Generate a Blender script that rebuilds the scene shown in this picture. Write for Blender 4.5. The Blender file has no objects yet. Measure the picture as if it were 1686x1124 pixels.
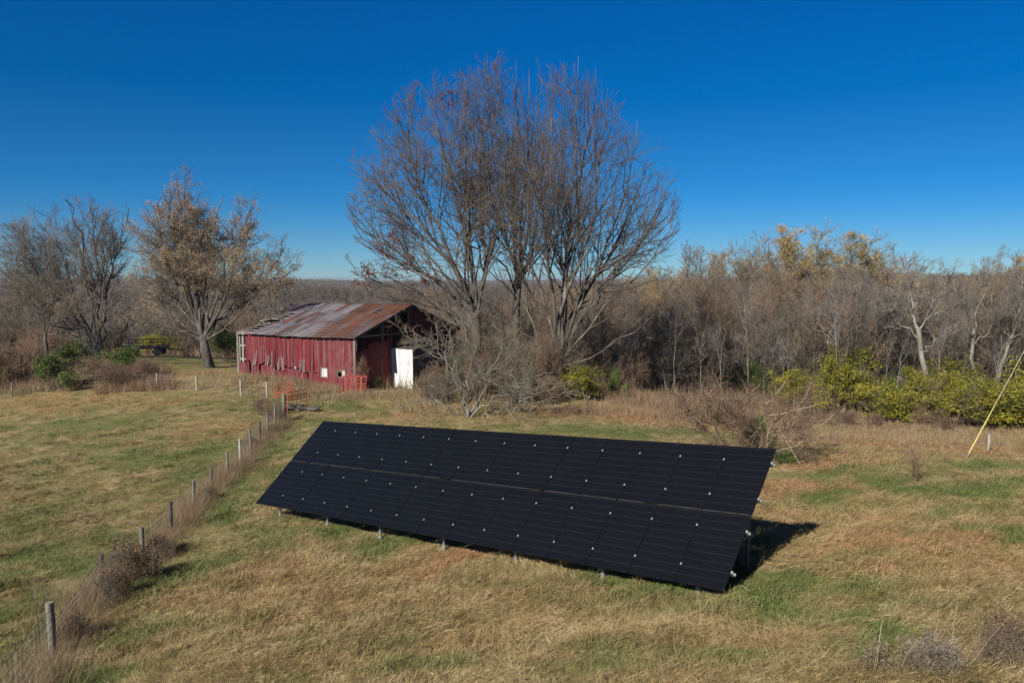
import bpy, math, random
import numpy as np
from mathutils import Vector, Matrix

RNG = np.random.default_rng(11)
random.seed(5)
R = math.radians
scene = bpy.context.scene
COL = scene.collection

# ------------------------------------------------------------------ camera
F = 1306.0; HOR = 460.0; CX, CY = 843.0, 562.0
PITCH = math.atan((CY - HOR) / F)
FW = np.array([0, math.cos(PITCH), -math.sin(PITCH)])
UP = np.array([0, math.sin(PITCH), math.cos(PITCH)])
RT = np.array([1.0, 0, 0])
cd = bpy.data.cameras.new('camera'); cam = bpy.data.objects.new('camera', cd)
COL.objects.link(cam); scene.camera = cam
cd.sensor_width = 36; cd.lens = F / 1686 * 36
cam.rotation_euler = (math.pi / 2 - PITCH, 0, 0)
cd.clip_start = 0.1; cd.clip_end = 20000

def at(px, py, d):
    return FW * d + RT * ((px - CX) / F * d) + UP * ((CY - py) / F * d)

# ------------------------------------------------------------------ light
S = np.array([-.478, -.668, .556]); S /= np.linalg.norm(S)
SUN_EL = math.asin(S[2]); SUN_AZ = math.atan2(S[0], S[1])
ld = bpy.data.lights.new('sun', 'SUN'); lo = bpy.data.objects.new('sun', ld); COL.objects.link(lo)
ld.energy = 5.0; ld.angle = R(0.5); ld.color = (1.0, 0.945, 0.86)
lo.rotation_euler = Vector(S).to_track_quat('Z', 'Y').to_euler()
lo.location = (0, 0, 50)
w = bpy.data.worlds.new('World'); scene.world = w; w.use_nodes = True
nt = w.node_tree; nt.nodes.clear()
sky = nt.nodes.new('ShaderNodeTexSky'); sky.sky_type = 'NISHITA'; sky.sun_disc = False
sky.sun_elevation = SUN_EL; sky.sun_rotation = SUN_AZ % (2 * math.pi)
sky.altitude = 5000; sky.air_density = 1.1; sky.dust_density = 0.0; sky.ozone_density = 4.0
hs = nt.nodes.new('ShaderNodeHueSaturation'); hs.inputs['Saturation'].default_value = 1.08
mu = nt.nodes.new('ShaderNodeMix'); mu.data_type = 'RGBA'; mu.blend_type = 'MULTIPLY'; mu.inputs[0].default_value = 1; mu.inputs[7].default_value = (.56, .77, .90, 1)
bg = nt.nodes.new('ShaderNodeBackground'); bg.inputs['Strength'].default_value = 0.062
out = nt.nodes.new('ShaderNodeOutputWorld')
nt.links.new(sky.outputs[0], mu.inputs[6]); nt.links.new(mu.outputs[2], hs.inputs['Color']); nt.links.new(hs.outputs[0], bg.inputs['Color'])
nt.links.new(bg.outputs[0], out.inputs[0])
tcs = nt.nodes.new('ShaderNodeTexCoord'); sps = nt.nodes.new('ShaderNodeSeparateXYZ'); nt.links.new(tcs.outputs['Generated'], sps.inputs[0])
hs.inputs['Saturation'].default_value = 1.04
cr = nt.nodes.new('ShaderNodeValToRGB'); e_ = cr.color_ramp.elements; cr.color_ramp.interpolation = 'EASE'
st_ = [(0, (.50, .70, .77)), (.12, (.22, .68, .93)), (.34, (.04, .67, 1.20)), (.62, (.42, .55, .66))]
while len(e_) < len(st_): e_.new(.5)
for i_, (p_, v_) in enumerate(st_): e_[i_].position = p_; e_[i_].color = (*v_, 1)
nt.links.new(sps.outputs['Z'], cr.inputs[0]); nt.links.new(cr.outputs[0], mu.inputs[7])
scene.view_settings.view_transform = 'Standard'; scene.view_settings.look = 'None'
scene.view_settings.exposure = 0.5; scene.view_settings.gamma = 1.0

# ------------------------------------------------------------------ noise
_perm = RNG.random((256, 256))
def vnoise(x, y, s=1.0, o=0):
    x = np.asarray(x) / s + 37.7 * o + 1000; y = np.asarray(y) / s + 91.3 * o + 1000
    xi = np.floor(x).astype(int); yi = np.floor(y).astype(int); fx = x - xi; fy = y - yi
    fx = fx * fx * (3 - 2 * fx); fy = fy * fy * (3 - 2 * fy)
    g = lambda a, b: _perm[a % 256, b % 256]
    return (g(xi, yi) * (1 - fx) + g(xi + 1, yi) * fx) * (1 - fy) + (g(xi, yi + 1) * (1 - fx) + g(xi + 1, yi + 1) * fx) * fy

# ------------------------------------------------------------------ solar array frame (needed by the ground)
AP0 = np.array([-8.14, 24.69, -7.06])
aa, as_, at_ = R(-40.13), R(4.45), R(38.85)
AU = np.array([math.cos(aa) * math.cos(as_), math.sin(aa) * math.cos(as_), math.sin(as_)])
AB0 = np.array([-math.sin(aa), math.cos(aa), 0.0])
AV = AB0 * math.cos(at_) + np.array([0, 0, math.sin(at_)]); AV -= AU * (AV @ AU); AV /= np.linalg.norm(AV)
AN = np.cross(AU, AV)
PW, PH = 1.06, 1.78
def ar(u, v, n=0.0):            # u in panels, v in panels, n metres off the glass
    return AP0 + AU * (u * PW) + AV * (v * PH) + AN * n

# ------------------------------------------------------------------ ground height
anc = [(0,1124,14.0),(88,1080,15.0),(300,1124,12.8),(0,900,23.5),(235,925,21.5),(282,878,25),(318,835,28.6),(375,785,33),(413,745,37.5),(467,690,45),
       (0,760,37),(150,700,46),(0,655,58),(200,645,58),(345,602,70),(392,612,64.5),(585,643,58),(160,592,70),(60,625,62),
       (560,1124,11.8),(843,1124,10.9),(1150,1124,10.2),(1450,1124,9.6),(1686,1124,9.2),(1450,960,14.2),(1686,930,14.5),
       (1372,866,20.8),(1330,880,19.3),(1420,862,20.7),(1500,800,24.5),(1592,752,30.5),(1686,770,28),(1686,738,36),(1290,768,28.5),(1120,706,41),(980,690,45),
       (760,705,40),(600,668,50),(660,641,60),(850,642,60),(1010,665,53),(1300,712,47),(1300,655,70),(1480,690,56),(1686,700,52),(1686,665,78),
       (1100,640,66),(60,585,90),(250,565,110),(560,600,90),(750,620,80)]
P = [at(*a) for a in anc]
for u, dz in ((0.5, .60), (3, .62), (6, .60), (9, .57), (12, .52), (14.9, .44)):
    q = ar(u, 0.12); P.append(np.array([q[0], q[1], q[2] - dz]))
q = ar(14.8, 1.15); P.append(np.array([q[0], q[1], at(1245, 921, 16.9)[2]]))
q = ar(7, 1.6); P.append(np.array([q[0], q[1], -6.85]))
q = ar(1, 1.6); P.append(np.array([q[0], q[1], -7.55]))
P += [np.array(v, float) for v in ((0, 0, -4.8), (-15, 0, -6.4), (15, 0, -4.3), (0, -30, -4.5), (-40, -20, -7), (40, -20, -4.5), (-60, 40, -9.8), (60, 30, -6.5),
      (-70, 80, -8), (70, 80, -13), (45, 100, -14), (10, 110, -12.5), (-60, 130, -11))]
P = np.array(P); N = len(P)
def _U(d2): return 0.5 * d2 * np.log(np.maximum(d2, 1e-9))
d2 = ((P[:, None, :2] - P[None, :, :2]) ** 2).sum(-1)
K = np.zeros((N + 3, N + 3)); K[:N, :N] = _U(d2) + np.eye(N) * 4.0
K[:N, N] = 1; K[:N, N + 1:] = P[:, :2]; K[N, :N] = 1; K[N + 1:, :N] = P[:, :2].T
TW = np.linalg.solve(K, np.concatenate([P[:, 2], [0, 0, 0]]))
def tps(x, y):
    x = np.asarray(x, float); y = np.asarray(y, float); sh = x.shape; x = x.ravel(); y = y.ravel(); r = np.empty(x.shape)
    for i in range(0, len(x), 20000):
        a, b = x[i:i + 20000], y[i:i + 20000]
        r[i:i + 20000] = _U((a[:, None] - P[:, 0]) ** 2 + (b[:, None] - P[:, 1]) ** 2) @ TW[:N] + TW[N] + a * TW[N + 1] + b * TW[N + 2]
    return r.reshape(sh)
def sstep(a, b, x):
    t = np.clip((x - a) / (b - a), 0, 1); return t * t * (3 - 2 * t)
def far_h(x, y):
    r = np.hypot(x, y)
    base = np.interp(r, [0, 90, 130, 180, 250, 330, 500, 800, 1300, 2200, 4000, 9000], [-9, -10, -15, -25, -34, -36, -30, -20, -14, -12, -14, -30])
    n = (vnoise(x, y, 260, 1) - .5) * 14 + (vnoise(x, y, 110, 2) - .5) * 6
    n2 = (vnoise(x, y, 700, 3) - .5) * 26
    return base + n * sstep(120, 300, r) + n2 * sstep(700, 1500, r)
def H(x, y):
    x = np.asarray(x, float); y = np.asarray(y, float)
    r = np.hypot(x, y); b = sstep(85, 135, r)
    near = np.clip(tps(x, y), -16, -3.5)
    c_, s__ = math.cos(.78), math.sin(.78); lf_ = .35 + .65 * sstep(-8, -12, x)
    rid = (vnoise(x * c_ + y * s__, (-x * s__ + y * c_) * 8, 3.6, 14) - .5) * .30 * lf_
    bump = rid + (vnoise(x, y, 1.1, 5) - .5) * .09 + (vnoise(x, y, .42, 6) - .5) * .05 + (vnoise(x, y, 4, 7) - .5) * .10
    return near * (1 - b) + far_h(x, y) * b + bump * (1 - sstep(50, 90, r))
# baked grid
GX0, GY0, GS, GNX, GNY = -100.0, -5.0, 0.3, 667, 551
gx = GX0 + GS * np.arange(GNX); gy = GY0 + GS * np.arange(GNY)
GZ = H(*np.meshgrid(gx, gy))
def h(x, y):
    fx = np.clip((np.asarray(x, float) - GX0) / GS, 0, GNX - 1.001); fy = np.clip((np.asarray(y, float) - GY0) / GS, 0, GNY - 1.001)
    i = fx.astype(int); j = fy.astype(int); a = fx - i; b = fy - j
    return (GZ[j, i] * (1 - a) + GZ[j, i + 1] * a) * (1 - b) + (GZ[j + 1, i] * (1 - a) + GZ[j + 1, i + 1] * a) * b
def hit(px, py, dmax=160):
    px = np.atleast_1d(np.asarray(px, float)); py = np.atleast_1d(np.asarray(py, float))
    D = FW + RT * ((px - CX) / F)[:, None] + UP * ((CY - py) / F)[:, None]
    t = np.full(len(px), np.nan); ts = 6 * np.exp(np.linspace(0, math.log(dmax / 6), 420)); prev = ts[0]
    for s in ts:
        p = D * s; b = np.isnan(t) & (p[:, 2] < h(p[:, 0], p[:, 1])); t[b] = .5 * (s + prev); prev = s
    p = D * t[:, None]; g_ = ~np.isnan(t); p[g_, 2] = h(p[g_, 0], p[g_, 1]); return p
def G(px, py):
    p = hit(px, py)[0]
    while np.isnan(p[0]): py += 3; p = hit(px, py)[0]
    return p
def col(px, d):                 # ground point straight below pixel column px at depth d
    p = at(px, HOR, d); return np.array([p[0], p[1], float(h(p[0], p[1]))])

# ------------------------------------------------------------------ object helpers
def props(o, label=None, cat=None, group=None, kind=None):
    if label: o['label'] = label
    if cat: o['category'] = cat
    if group: o['group'] = group
    if kind: o['kind'] = kind
    return o
def link(o, parent=None):
    COL.objects.link(o)
    if parent is not None:
        o.parent = parent
    return o
def empty(name, loc, rz=0.0, **k):
    o = bpy.data.objects.new(name, None); o.location = tuple(loc); o.rotation_euler = (0, 0, rz); o.empty_display_size = .2
    link(o); return props(o, **k)
def mesh_np(name, V, quads=None, tris=None, mats=(), mi=None, smooth=False, colors=None):
    me = bpy.data.meshes.new(name)
    V = np.asarray(V, np.float32)
    q = np.zeros((0, 4), int) if quads is None else np.asarray(quads, int)
    t = np.zeros((0, 3), int) if tris is None else np.asarray(tris, int)
    me.vertices.add(len(V)); me.vertices.foreach_set('co', V.ravel())
    nl = len(q) * 4 + len(t) * 3
    me.loops.add(nl); me.loops.foreach_set('vertex_index', np.concatenate([q.ravel(), t.ravel()]).astype(np.int32))
    me.polygons.add(len(q) + len(t))
    ls = np.concatenate([np.arange(len(q)) * 4, len(q) * 4 + np.arange(len(t)) * 3]).astype(np.int32)
    me.polygons.foreach_set('loop_start', ls)
    if mi is not None: me.polygons.foreach_set('material_index', np.asarray(mi, np.int32))
    if smooth: me.polygons.foreach_set('use_smooth', np.ones(len(q) + len(t), bool))
    for m in mats: me.materials.append(m)
    if colors is not None:
        a = me.color_attributes.new('tone', 'FLOAT_COLOR', 'POINT')
        c = np.ones((len(V), 4), np.float32); c[:, :3] = colors; a.data.foreach_set('color', c.ravel())
    me.update(calc_edges=True); me.validate()
    return me
def obj(name, me, parent=None, loc=None, **k):
    o = bpy.data.objects.new(name, me); link(o, parent)
    if loc is not None: o.location = tuple(loc)
    return props(o, **k)

class MB:                      # collects boxes, bars, tubes
    def __init__(s): s.v = []; s.f = []; s.c = []; s.n = 0
    def add(s, V, Fc, c=(1, 1, 1)):
        s.v += [tuple(map(float, p)) for p in V]; s.f += [tuple(i + s.n for i in f) for f in Fc]; s.c += [tuple(c)] * len(V); s.n += len(V); return s
    def hexa(s, p, c=(1, 1, 1)):  # 4 bottom + 4 top points
        return s.add(p, [(0, 3, 2, 1), (4, 5, 6, 7), (0, 1, 5, 4), (1, 2, 6, 5), (2, 3, 7, 6), (3, 0, 4, 7)], c)
    def box(s, o, a, b, c, col=(1, 1, 1)):   # origin corner + three edge vectors
        o, a, b, c = map(np.asarray, (o, a, b, c))
        return s.hexa([o, o + a, o + a + b, o + b, o + c, o + a + c, o + a + b + c, o + b + c], col)
    def bar(s, p, q, w, t=None, up=(0, 0, 1), col=(1, 1, 1)):
        p = np.asarray(p, float); q = np.asarray(q, float); t = t or w; d = q - p; L = np.linalg.norm(d); d = d / L
        u = np.asarray(up, float); sd = np.cross(d, u)
        if np.linalg.norm(sd) < 1e-3: sd = np.cross(d, [1, 0, 0])
        sd /= np.linalg.norm(sd); u = np.cross(sd, d)
        return s.box(p - sd * w / 2 - u * t / 2, sd * w, u * t, d * L, col)
    def tube(s, pts, r, n=8, col=(1, 1, 1), r1=None):
        pts = np.asarray(pts, float); m = len(pts); r1 = r if r1 is None else r1; V = []; Fc = []
        ref = np.array([.13, .21, .97]); dd = pts[-1] - pts[0]
        if abs((dd / max(np.linalg.norm(dd), 1e-6)) @ ref) > .9: ref = np.array([.97, .1, .2])
        for i in range(m):
            d = pts[min(i + 1, m - 1)] - pts[max(i - 1, 0)]; d /= np.linalg.norm(d)
            a = np.cross(d, ref); a /= np.linalg.norm(a); b = np.cross(d, a); rr = r + (r1 - r) * i / (m - 1)
            for k in range(n):
                t = 2 * math.pi * k / n; V.append(pts[i] + rr * (math.cos(t) * a + math.sin(t) * b))
        for i in range(m - 1):
            for k in range(n):
                Fc.append((i * n + k, i * n + (k + 1) % n, (i + 1) * n + (k + 1) % n, (i + 1) * n + k))
        Fc.append(tuple(range(n))[::-1]); Fc.append(tuple((m - 1) * n + k for k in range(n)))
        return s.add(V, Fc, col)
    def build(s, name, mat, parent=None, origin=(0, 0, 0), bevel=0, smooth=False, **k):
        me = bpy.data.meshes.new(name); o0 = np.asarray(origin, float)
        me.from_pydata([tuple(np.asarray(v) - o0) for v in s.v], [], s.f)
        for m in (mat if isinstance(mat, (list, tuple)) else [mat]): me.materials.append(m)
        a = me.color_attributes.new('tone', 'FLOAT_COLOR', 'POINT')
        a.data.foreach_set('color', np.array([list(c) + [1] for c in s.c], np.float32).ravel())
        if smooth:
            me.polygons.foreach_set('use_smooth', np.ones(len(me.polygons), bool))
        me.update(); o = obj(name, me, parent, **k)
        if bevel:
            b = o.modifiers.new('bevel', 'BEVEL'); b.width = bevel; b.segments = 2; b.limit_method = 'ANGLE'
        return o

# ------------------------------------------------------------------ materials
def new_mat(name):
    m = bpy.data.materials.new(name); m.use_nodes = True; t = m.node_tree; t.nodes.clear()
    o = t.nodes.new('ShaderNodeOutputMaterial'); b = t.nodes.new('ShaderNodeBsdfPrincipled')
    t.links.new(b.outputs[0], o.inputs[0]); b.inputs['Specular IOR Level'].default_value = .25
    return m, t, b
def node(t, ty, **k):
    n = t.nodes.new(ty)
    for a, v in k.items():
        if a in n.inputs: n.inputs[a].default_value = v
        else: setattr(n, a, v)
    return n
def ramp(t, src, stops):
    r = t.nodes.new('ShaderNodeValToRGB'); e = r.color_ramp.elements
    while len(e) < len(stops): e.new(.5)
    for i, (p, c) in enumerate(stops):
        e[i].position = p; e[i].color = (*c, 1) if len(c) == 3 else c
    t.links.new(src, r.inputs[0]); return r.outputs[0]
def mix(t, a, b, f, mode='MIX'):
    m = t.nodes.new('ShaderNodeMix'); m.data_type = 'RGBA'; m.blend_type = mode; m.clamp_factor = True
    for s, v in ((m.inputs[0], f), (m.inputs[6], a), (m.inputs[7], b)):
        if hasattr(v, 'links') or hasattr(v, 'is_linked'): t.links.new(v, s)
        else: s.default_value = v if isinstance(v, (int, float)) else (*v, 1)
    return m.outputs[2]
def noise(t, scale, detail=4, rough=.55, coord=None, stretch=None, dist=0):
    n = node(t, 'ShaderNodeTexNoise', Scale=scale, Detail=detail, Roughness=rough, Distortion=dist)
    if coord is None:
        g = t.nodes.new('ShaderNodeNewGeometry'); coord = g.outputs['Position']
    if stretch:
        mp = t.nodes.new('ShaderNodeMapping'); mp.inputs['Scale'].default_value = stretch; t.links.new(coord, mp.inputs[0]); coord = mp.outputs[0]
    t.links.new(coord, n.inputs['Vector']); return n.outputs['Fac']
def math_(t, op, a, b=None, c=None):
    m = t.nodes.new('ShaderNodeMath'); m.operation = op
    for s, v in zip(m.inputs, (a, b, c)):
        if v is None: continue
        if hasattr(v, 'is_linked'): t.links.new(v, s)
        else: s.default_value = v
    return m.outputs[0]
def bark(name, c1, c2, c3, scale=3, var=.35, rough=.9):
    m, t, b = new_mat(name)
    tc = t.nodes.new('ShaderNodeTexCoord')
    n = noise(t, scale, 5, .65, tc.outputs['Object'], (1, 1, .35))
    c = ramp(t, n, [(.3, c1), (.52, c2), (.72, c3)])
    oi = t.nodes.new('ShaderNodeObjectInfo')
    v = math_(t, 'MULTIPLY_ADD', oi.outputs['Random'], var, 1 - var / 2)
    hsv = t.nodes.new('ShaderNodeHueSaturation'); t.links.new(c, hsv.inputs['Color']); t.links.new(v, hsv.inputs['Value'])
    t.links.new(hsv.outputs[0], b.inputs['Base Color']); b.inputs['Roughness'].default_value = rough
    return m
def leafmat(name, cols, scale=1.5, trans=.25, rough=.7, var=.3):
    m, t, b = new_mat(name)
    at_ = t.nodes.new('ShaderNodeAttribute'); at_.attribute_name = 'tone'
    c = ramp(t, at_.outputs['Fac'], [(i / max(1, len(cols) - 1), c) for i, c in enumerate(cols)])
    oi = t.nodes.new('ShaderNodeObjectInfo'); v = math_(t, 'MULTIPLY_ADD', oi.outputs['Random'], var, 1 - var / 2)
    hsv = t.nodes.new('ShaderNodeHueSaturation'); t.links.new(c, hsv.inputs['Color']); t.links.new(v, hsv.inputs['Value'])
    t.links.new(hsv.outputs[0], b.inputs['Base Color']); b.inputs['Roughness'].default_value = rough
    tr = t.nodes.new('ShaderNodeBsdfTranslucent'); t.links.new(hsv.outputs[0], tr.inputs[0])
    mx = t.nodes.new('ShaderNodeMixShader'); mx.inputs[0].default_value = trans
    t.links.new(b.outputs[0], mx.inputs[1]); t.links.new(tr.outputs[0], mx.inputs[2])
    t.links.new(mx.outputs[0], t.nodes['Material Output'].inputs[0])
    return m
M = {}
M['bark_grey'] = bark('bark_grey', (.035, .03, .025), (.095, .083, .068), (.20, .18, .15), 2.2)
M['bark_dark'] = bark('bark_dark', (.03, .026, .022), (.085, .074, .062), (.17, .15, .125), 2.2)
M['bark_pale'] = bark('bark_pale', (.11, .095, .075), (.22, .20, .165), (.36, .335, .29), 1.2)
M['twig_grey'] = bark('twig_grey', (.10, .087, .075), (.17, .15, .13), (.25, .22, .195), .6, .3)
M['twig_oak'] = bark('twig_oak', (.075, .058, .046), (.13, .10, .08), (.19, .155, .125), .6, .2)
M['twig_red'] = bark('twig_red', (.13, .082, .055), (.21, .14, .095), (.30, .21, .15), .6, .5)
M['twig_brown'] = bark('twig_brown', (.12, .093, .06), (.20, .158, .108), (.30, .24, .17), .4, .6)
M['twig_lichen'] = bark('twig_lichen', (.08, .07, .052), (.15, .14, .11), (.26, .25, .205), 1.5, .3)
M['leaf_tan'] = leafmat('leaf_tan', [(.26, .155, .10), (.38, .26, .165), (.47, .355, .215), (.45, .35, .13)])
M['leaf_brown'] = leafmat('leaf_brown', [(.13, .08, .045), (.22, .145, .09), (.31, .22, .14)])
M['leaf_rust'] = leafmat('leaf_rust', [(.10, .025, .018), (.19, .055, .035), (.26, .10, .055)])
M['leaf_yellow'] = leafmat('leaf_yellow', [(.055, .068, .016), (.145, .148, .022), (.28, .25, .028), (.43, .365, .05)], var=.45)
M['leaf_green'] = leafmat('leaf_green', [(.025, .05, .014), (.06, .10, .022), (.12, .16, .035), (.18, .20, .05)], var=.4)
M['leaf_ochre'] = leafmat('leaf_ochre', [(.22, .15, .07), (.40, .30, .13), (.54, .42, .18)], var=.4)
M['straw'] = leafmat('straw', [(.14, .085, .05), (.26, .17, .10), (.38, .28, .17), (.44, .36, .23)], trans=.2, var=0)
M['weed'] = leafmat('weed', [(.13, .072, .048), (.24, .15, .095), (.35, .25, .155), (.27, .25, .11)], trans=.15, var=0)
M['far_twigs'] = leafmat('far_twigs', [(.05, .048, .02), (.085, .065, .042), (.13, .092, .062), (.15, .12, .085), (.17, .13, .055)], trans=.1, var=0, rough=.95)

# ------------------------------------------------------------------ vectorised branch growth
def unit(v): return v / np.maximum(np.linalg.norm(v, axis=-1, keepdims=True), 1e-9)
def tubes(Pp, Rr, m=3):
    N_, K_, _ = Pp.shape
    T = np.empty_like(Pp); T[:, 1:-1] = Pp[:, 2:] - Pp[:, :-2]; T[:, 0] = Pp[:, 1] - Pp[:, 0]; T[:, -1] = Pp[:, -1] - Pp[:, -2]; T = unit(T)
    net = unit(Pp[:, -1] - Pp[:, 0]); ref = np.where(np.abs(net[:, 2:3]) < .8, np.array([[0, 0, 1.]]), np.array([[1., 0, 0]]))[:, None, :]
    a = unit(np.cross(T, np.broadcast_to(ref, T.shape))); b = np.cross(T, a)
    th = 2 * np.pi * np.arange(m) / m
    V = Pp[:, :, None, :] + Rr[:, :, None, None] * (np.cos(th)[None, None, :, None] * a[:, :, None, :] + np.sin(th)[None, None, :, None] * b[:, :, None, :])
    idx = np.arange(N_ * K_ * m).reshape(N_, K_, m)
    i0 = idx[:, :-1]; i1 = idx[:, 1:]
    Q = np.stack([i0, np.roll(i0, -1, 2), np.roll(i1, -1, 2), i1], -1).reshape(-1, 4)
    return V.reshape(-1, 3), Q
def merge(parts):
    V = []; Q = []; n = 0
    for v, q in parts: V.append(v); Q.append(q + n); n += len(v)
    return np.concatenate(V), np.concatenate(Q)
def sprout(Pp, Rr, n, tr, ang, lf, K_, rng, up=.1, wig=.12, env=None, rmin=.004, rf=.55, out=None, lmin=.15):
    N_, K0, _ = Pp.shape
    L = np.linalg.norm(np.diff(Pp, axis=1), axis=2).sum(1)
    cnt = n * np.clip(L / L.mean(), .25, 2.6) * rng.uniform(.7, 1.3, N_)       # long branches carry more shoots
    idx = np.repeat(np.arange(N_), np.maximum(1, np.floor(cnt + rng.random(N_)).astype(int)))
    M_ = len(idx); t = rng.uniform(tr[0], tr[1], M_)
    f = t * (K0 - 1); i = np.minimum(f.astype(int), K0 - 2); fr = (f - i)[:, None]
    p = Pp[idx, i] * (1 - fr) + Pp[idx, i + 1] * fr; tg = unit(Pp[idx, i + 1] - Pp[idx, i])
    rp = Rr[idx, i] * (1 - fr[:, 0]) + Rr[idx, i + 1] * fr[:, 0]
    v = rng.normal(size=(M_, 3)); v -= (v * tg).sum(1, keepdims=True) * tg; v = unit(v)
    if out is not None:
        o = unit((p - out) * np.array([1, 1, .6])); v = unit(v + .8 * o)
    a = np.radians(rng.uniform(ang[0], ang[1], M_))[:, None]
    d = unit(np.cos(a) * tg + np.sin(a) * v)
    ln = np.maximum(L[idx] * lf * (1.15 - .6 * t) * rng.uniform(.6, 1.3, M_), lmin)
    Q = np.empty((M_, K_, 3)); Q[:, 0] = p; cur = p
    for k in range(1, K_):
        d = unit(d + np.array([0, 0, up]) + wig * rng.normal(size=(M_, 3))); cur = cur + d * (ln / (K_ - 1))[:, None]; Q[:, k] = cur
    if env is not None:
        sc = np.ones(M_); bad = ~env(Q[:, -1])
        for s in (.75, .5, .3):
            sc[bad] = s; tip = p + (Q[:, -1] - p) * sc[:, None]; bad = ~env(tip)
        keep = ~bad | (rng.random(M_) < .35)
        Q = p[:, None] + (Q - p[:, None]) * sc[:, None, None]; Q = Q[keep]; rp = rp[keep]
    r0 = np.clip(rp * rf, rmin * 1.3, None); k = np.linspace(0, 1, K_)[None]
    Rn = r0[:, None] * (1 - k) + rmin * k
    return Q, Rn
def spline(pts, K_, rng=None, wig=0.0):
    pts = np.asarray(pts, float); p = np.vstack([2 * pts[0] - pts[1], pts, 2 * pts[-1] - pts[-2]]); n = len(pts) - 1; o = []
    for u in np.linspace(0, n, K_):
        i = min(int(u), n - 1); t = u - i; a, b, c, d = p[i], p[i + 1], p[i + 2], p[i + 3]
        o.append(.5 * (2 * b + (c - a) * t + (2 * a - 5 * b + 4 * c - d) * t * t + (3 * b - a - 3 * c + d) * t ** 3))
    o = np.array(o)
    if rng is not None and wig:
        nn = rng.normal(size=o.shape) * wig; nn[0] = 0; o += nn
    return o
def leaves(tips, n, size, rng, spread=.15, flat=0.0, tone=None):
    w_ = np.clip(vnoise(tips[:, 0] * 1.3 + tips[:, 2], tips[:, 1] + tips[:, 2] * 1.7, .9, 81) - .18, .02, 1) ** 2; idx = rng.choice(len(tips), n, p=w_ / w_.sum()); c = tips[idx] + rng.normal(size=(n, 3)) * spread
    a = unit(rng.normal(size=(n, 3))); b = rng.normal(size=(n, 3)); b = unit(b - (b * a).sum(1, keepdims=True) * a)
    s = size * rng.uniform(.6, 1.3, n)[:, None]
    V = np.stack([c - a * s, c - b * s * .55, c + a * s, c + b * s * .55], 1).reshape(-1, 3)
    Q = np.arange(n * 4).reshape(n, 4)
    tn = np.clip(.6 * rng.random(n) + .75 * (vnoise(c[:, 0] + c[:, 2], c[:, 1] - c[:, 2], .8, 82) - .5) + .2, 0, 1) if tone is None else tone(c, rng)
    return V, Q, np.repeat(tn, 4)[:, None] * np.ones((1, 3))
def leaf_mesh(name, tips, n, size, mat, rng, spread=.15, tone=None, origin=(0, 0, 0)):
    V, Q, C = leaves(tips, n, size, rng, spread, tone=tone)
    return mesh_np(name, V - np.asarray(origin), Q, None, [mat], colors=C)

# generic standing tree; returns (trunk mesh, crown mesh, tips)
def make_tree(name, hgt, seed, spread=.28, r=.14, crown0=.35, n0=9, n=(6, 5, 5), matb='bark_grey', matt='twig_brown', lean=.03, twr=.007, upl=.12, up=.05, ang=(25, 55), leaf=None, lf0=.5):
    rng = np.random.default_rng(seed)
    k = np.linspace(0, 1, 9); tp = np.zeros((1, 9, 3)); tp[0, :, 2] = k * hgt
    tp[0, :, :2] += np.cumsum(rng.normal(size=(9, 2)) * lean * hgt / 9 * 2, 0) * k[:, None] ** .5
    tr_ = (r * (1 - .88 * k ** .9) * (1 + .5 * np.exp(-k * 25)))[None]
    tr_ = np.maximum(tr_, .015)
    c = np.array([0, 0, hgt * .62])
    L0 = sprout(tp, tr_, n0, (crown0, .97), ang, lf0 * spread / .28, 7, rng, upl, .10, None, .012, .62)
    L1 = sprout(*L0, n[0], (.2, .98), (20, 50), .5, 5, rng, up, .14, None, twr * 1.2)
    L2 = sprout(*L1, n[1], (.15, .98), (20, 55), .5, 4, rng, up, .16, None, twr)
    L3 = sprout(*L2, n[2], (.1, 1), (20, 55), .55, 3, rng, up, .18, None, twr * .8, lmin=.25)
    a = merge([tubes(tp, tr_, 7), tubes(*L0, 5)]); b = merge([tubes(*L1, 4), tubes(*L2, 3), tubes(*L3, 3)])
    tm = mesh_np(name + '_trunk', *a, None, [M[matb]], smooth=True); cm = mesh_np(name + '_crown', *b, None, [M[matt]])
    tips = L3[0][:, 1:].reshape(-1, 3); lm = None
    if leaf: lm = leaf_mesh(name + '_leaves', tips, leaf[0], leaf[1], M[leaf[2]], rng, leaf[3] if len(leaf) > 3 else .1)
    return tm, cm, lm

def place_tree(name, meshes, p, s=1.0, rz=0.0, sz=None, **k):
    o = empty(name, p, rz, **k); o.scale = (s, s, sz or s)
    obj('trunk', meshes[0], o); obj('crown', meshes[1], o)
    if meshes[2] is not None: obj('leaves', meshes[2], o)
    return o

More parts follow.
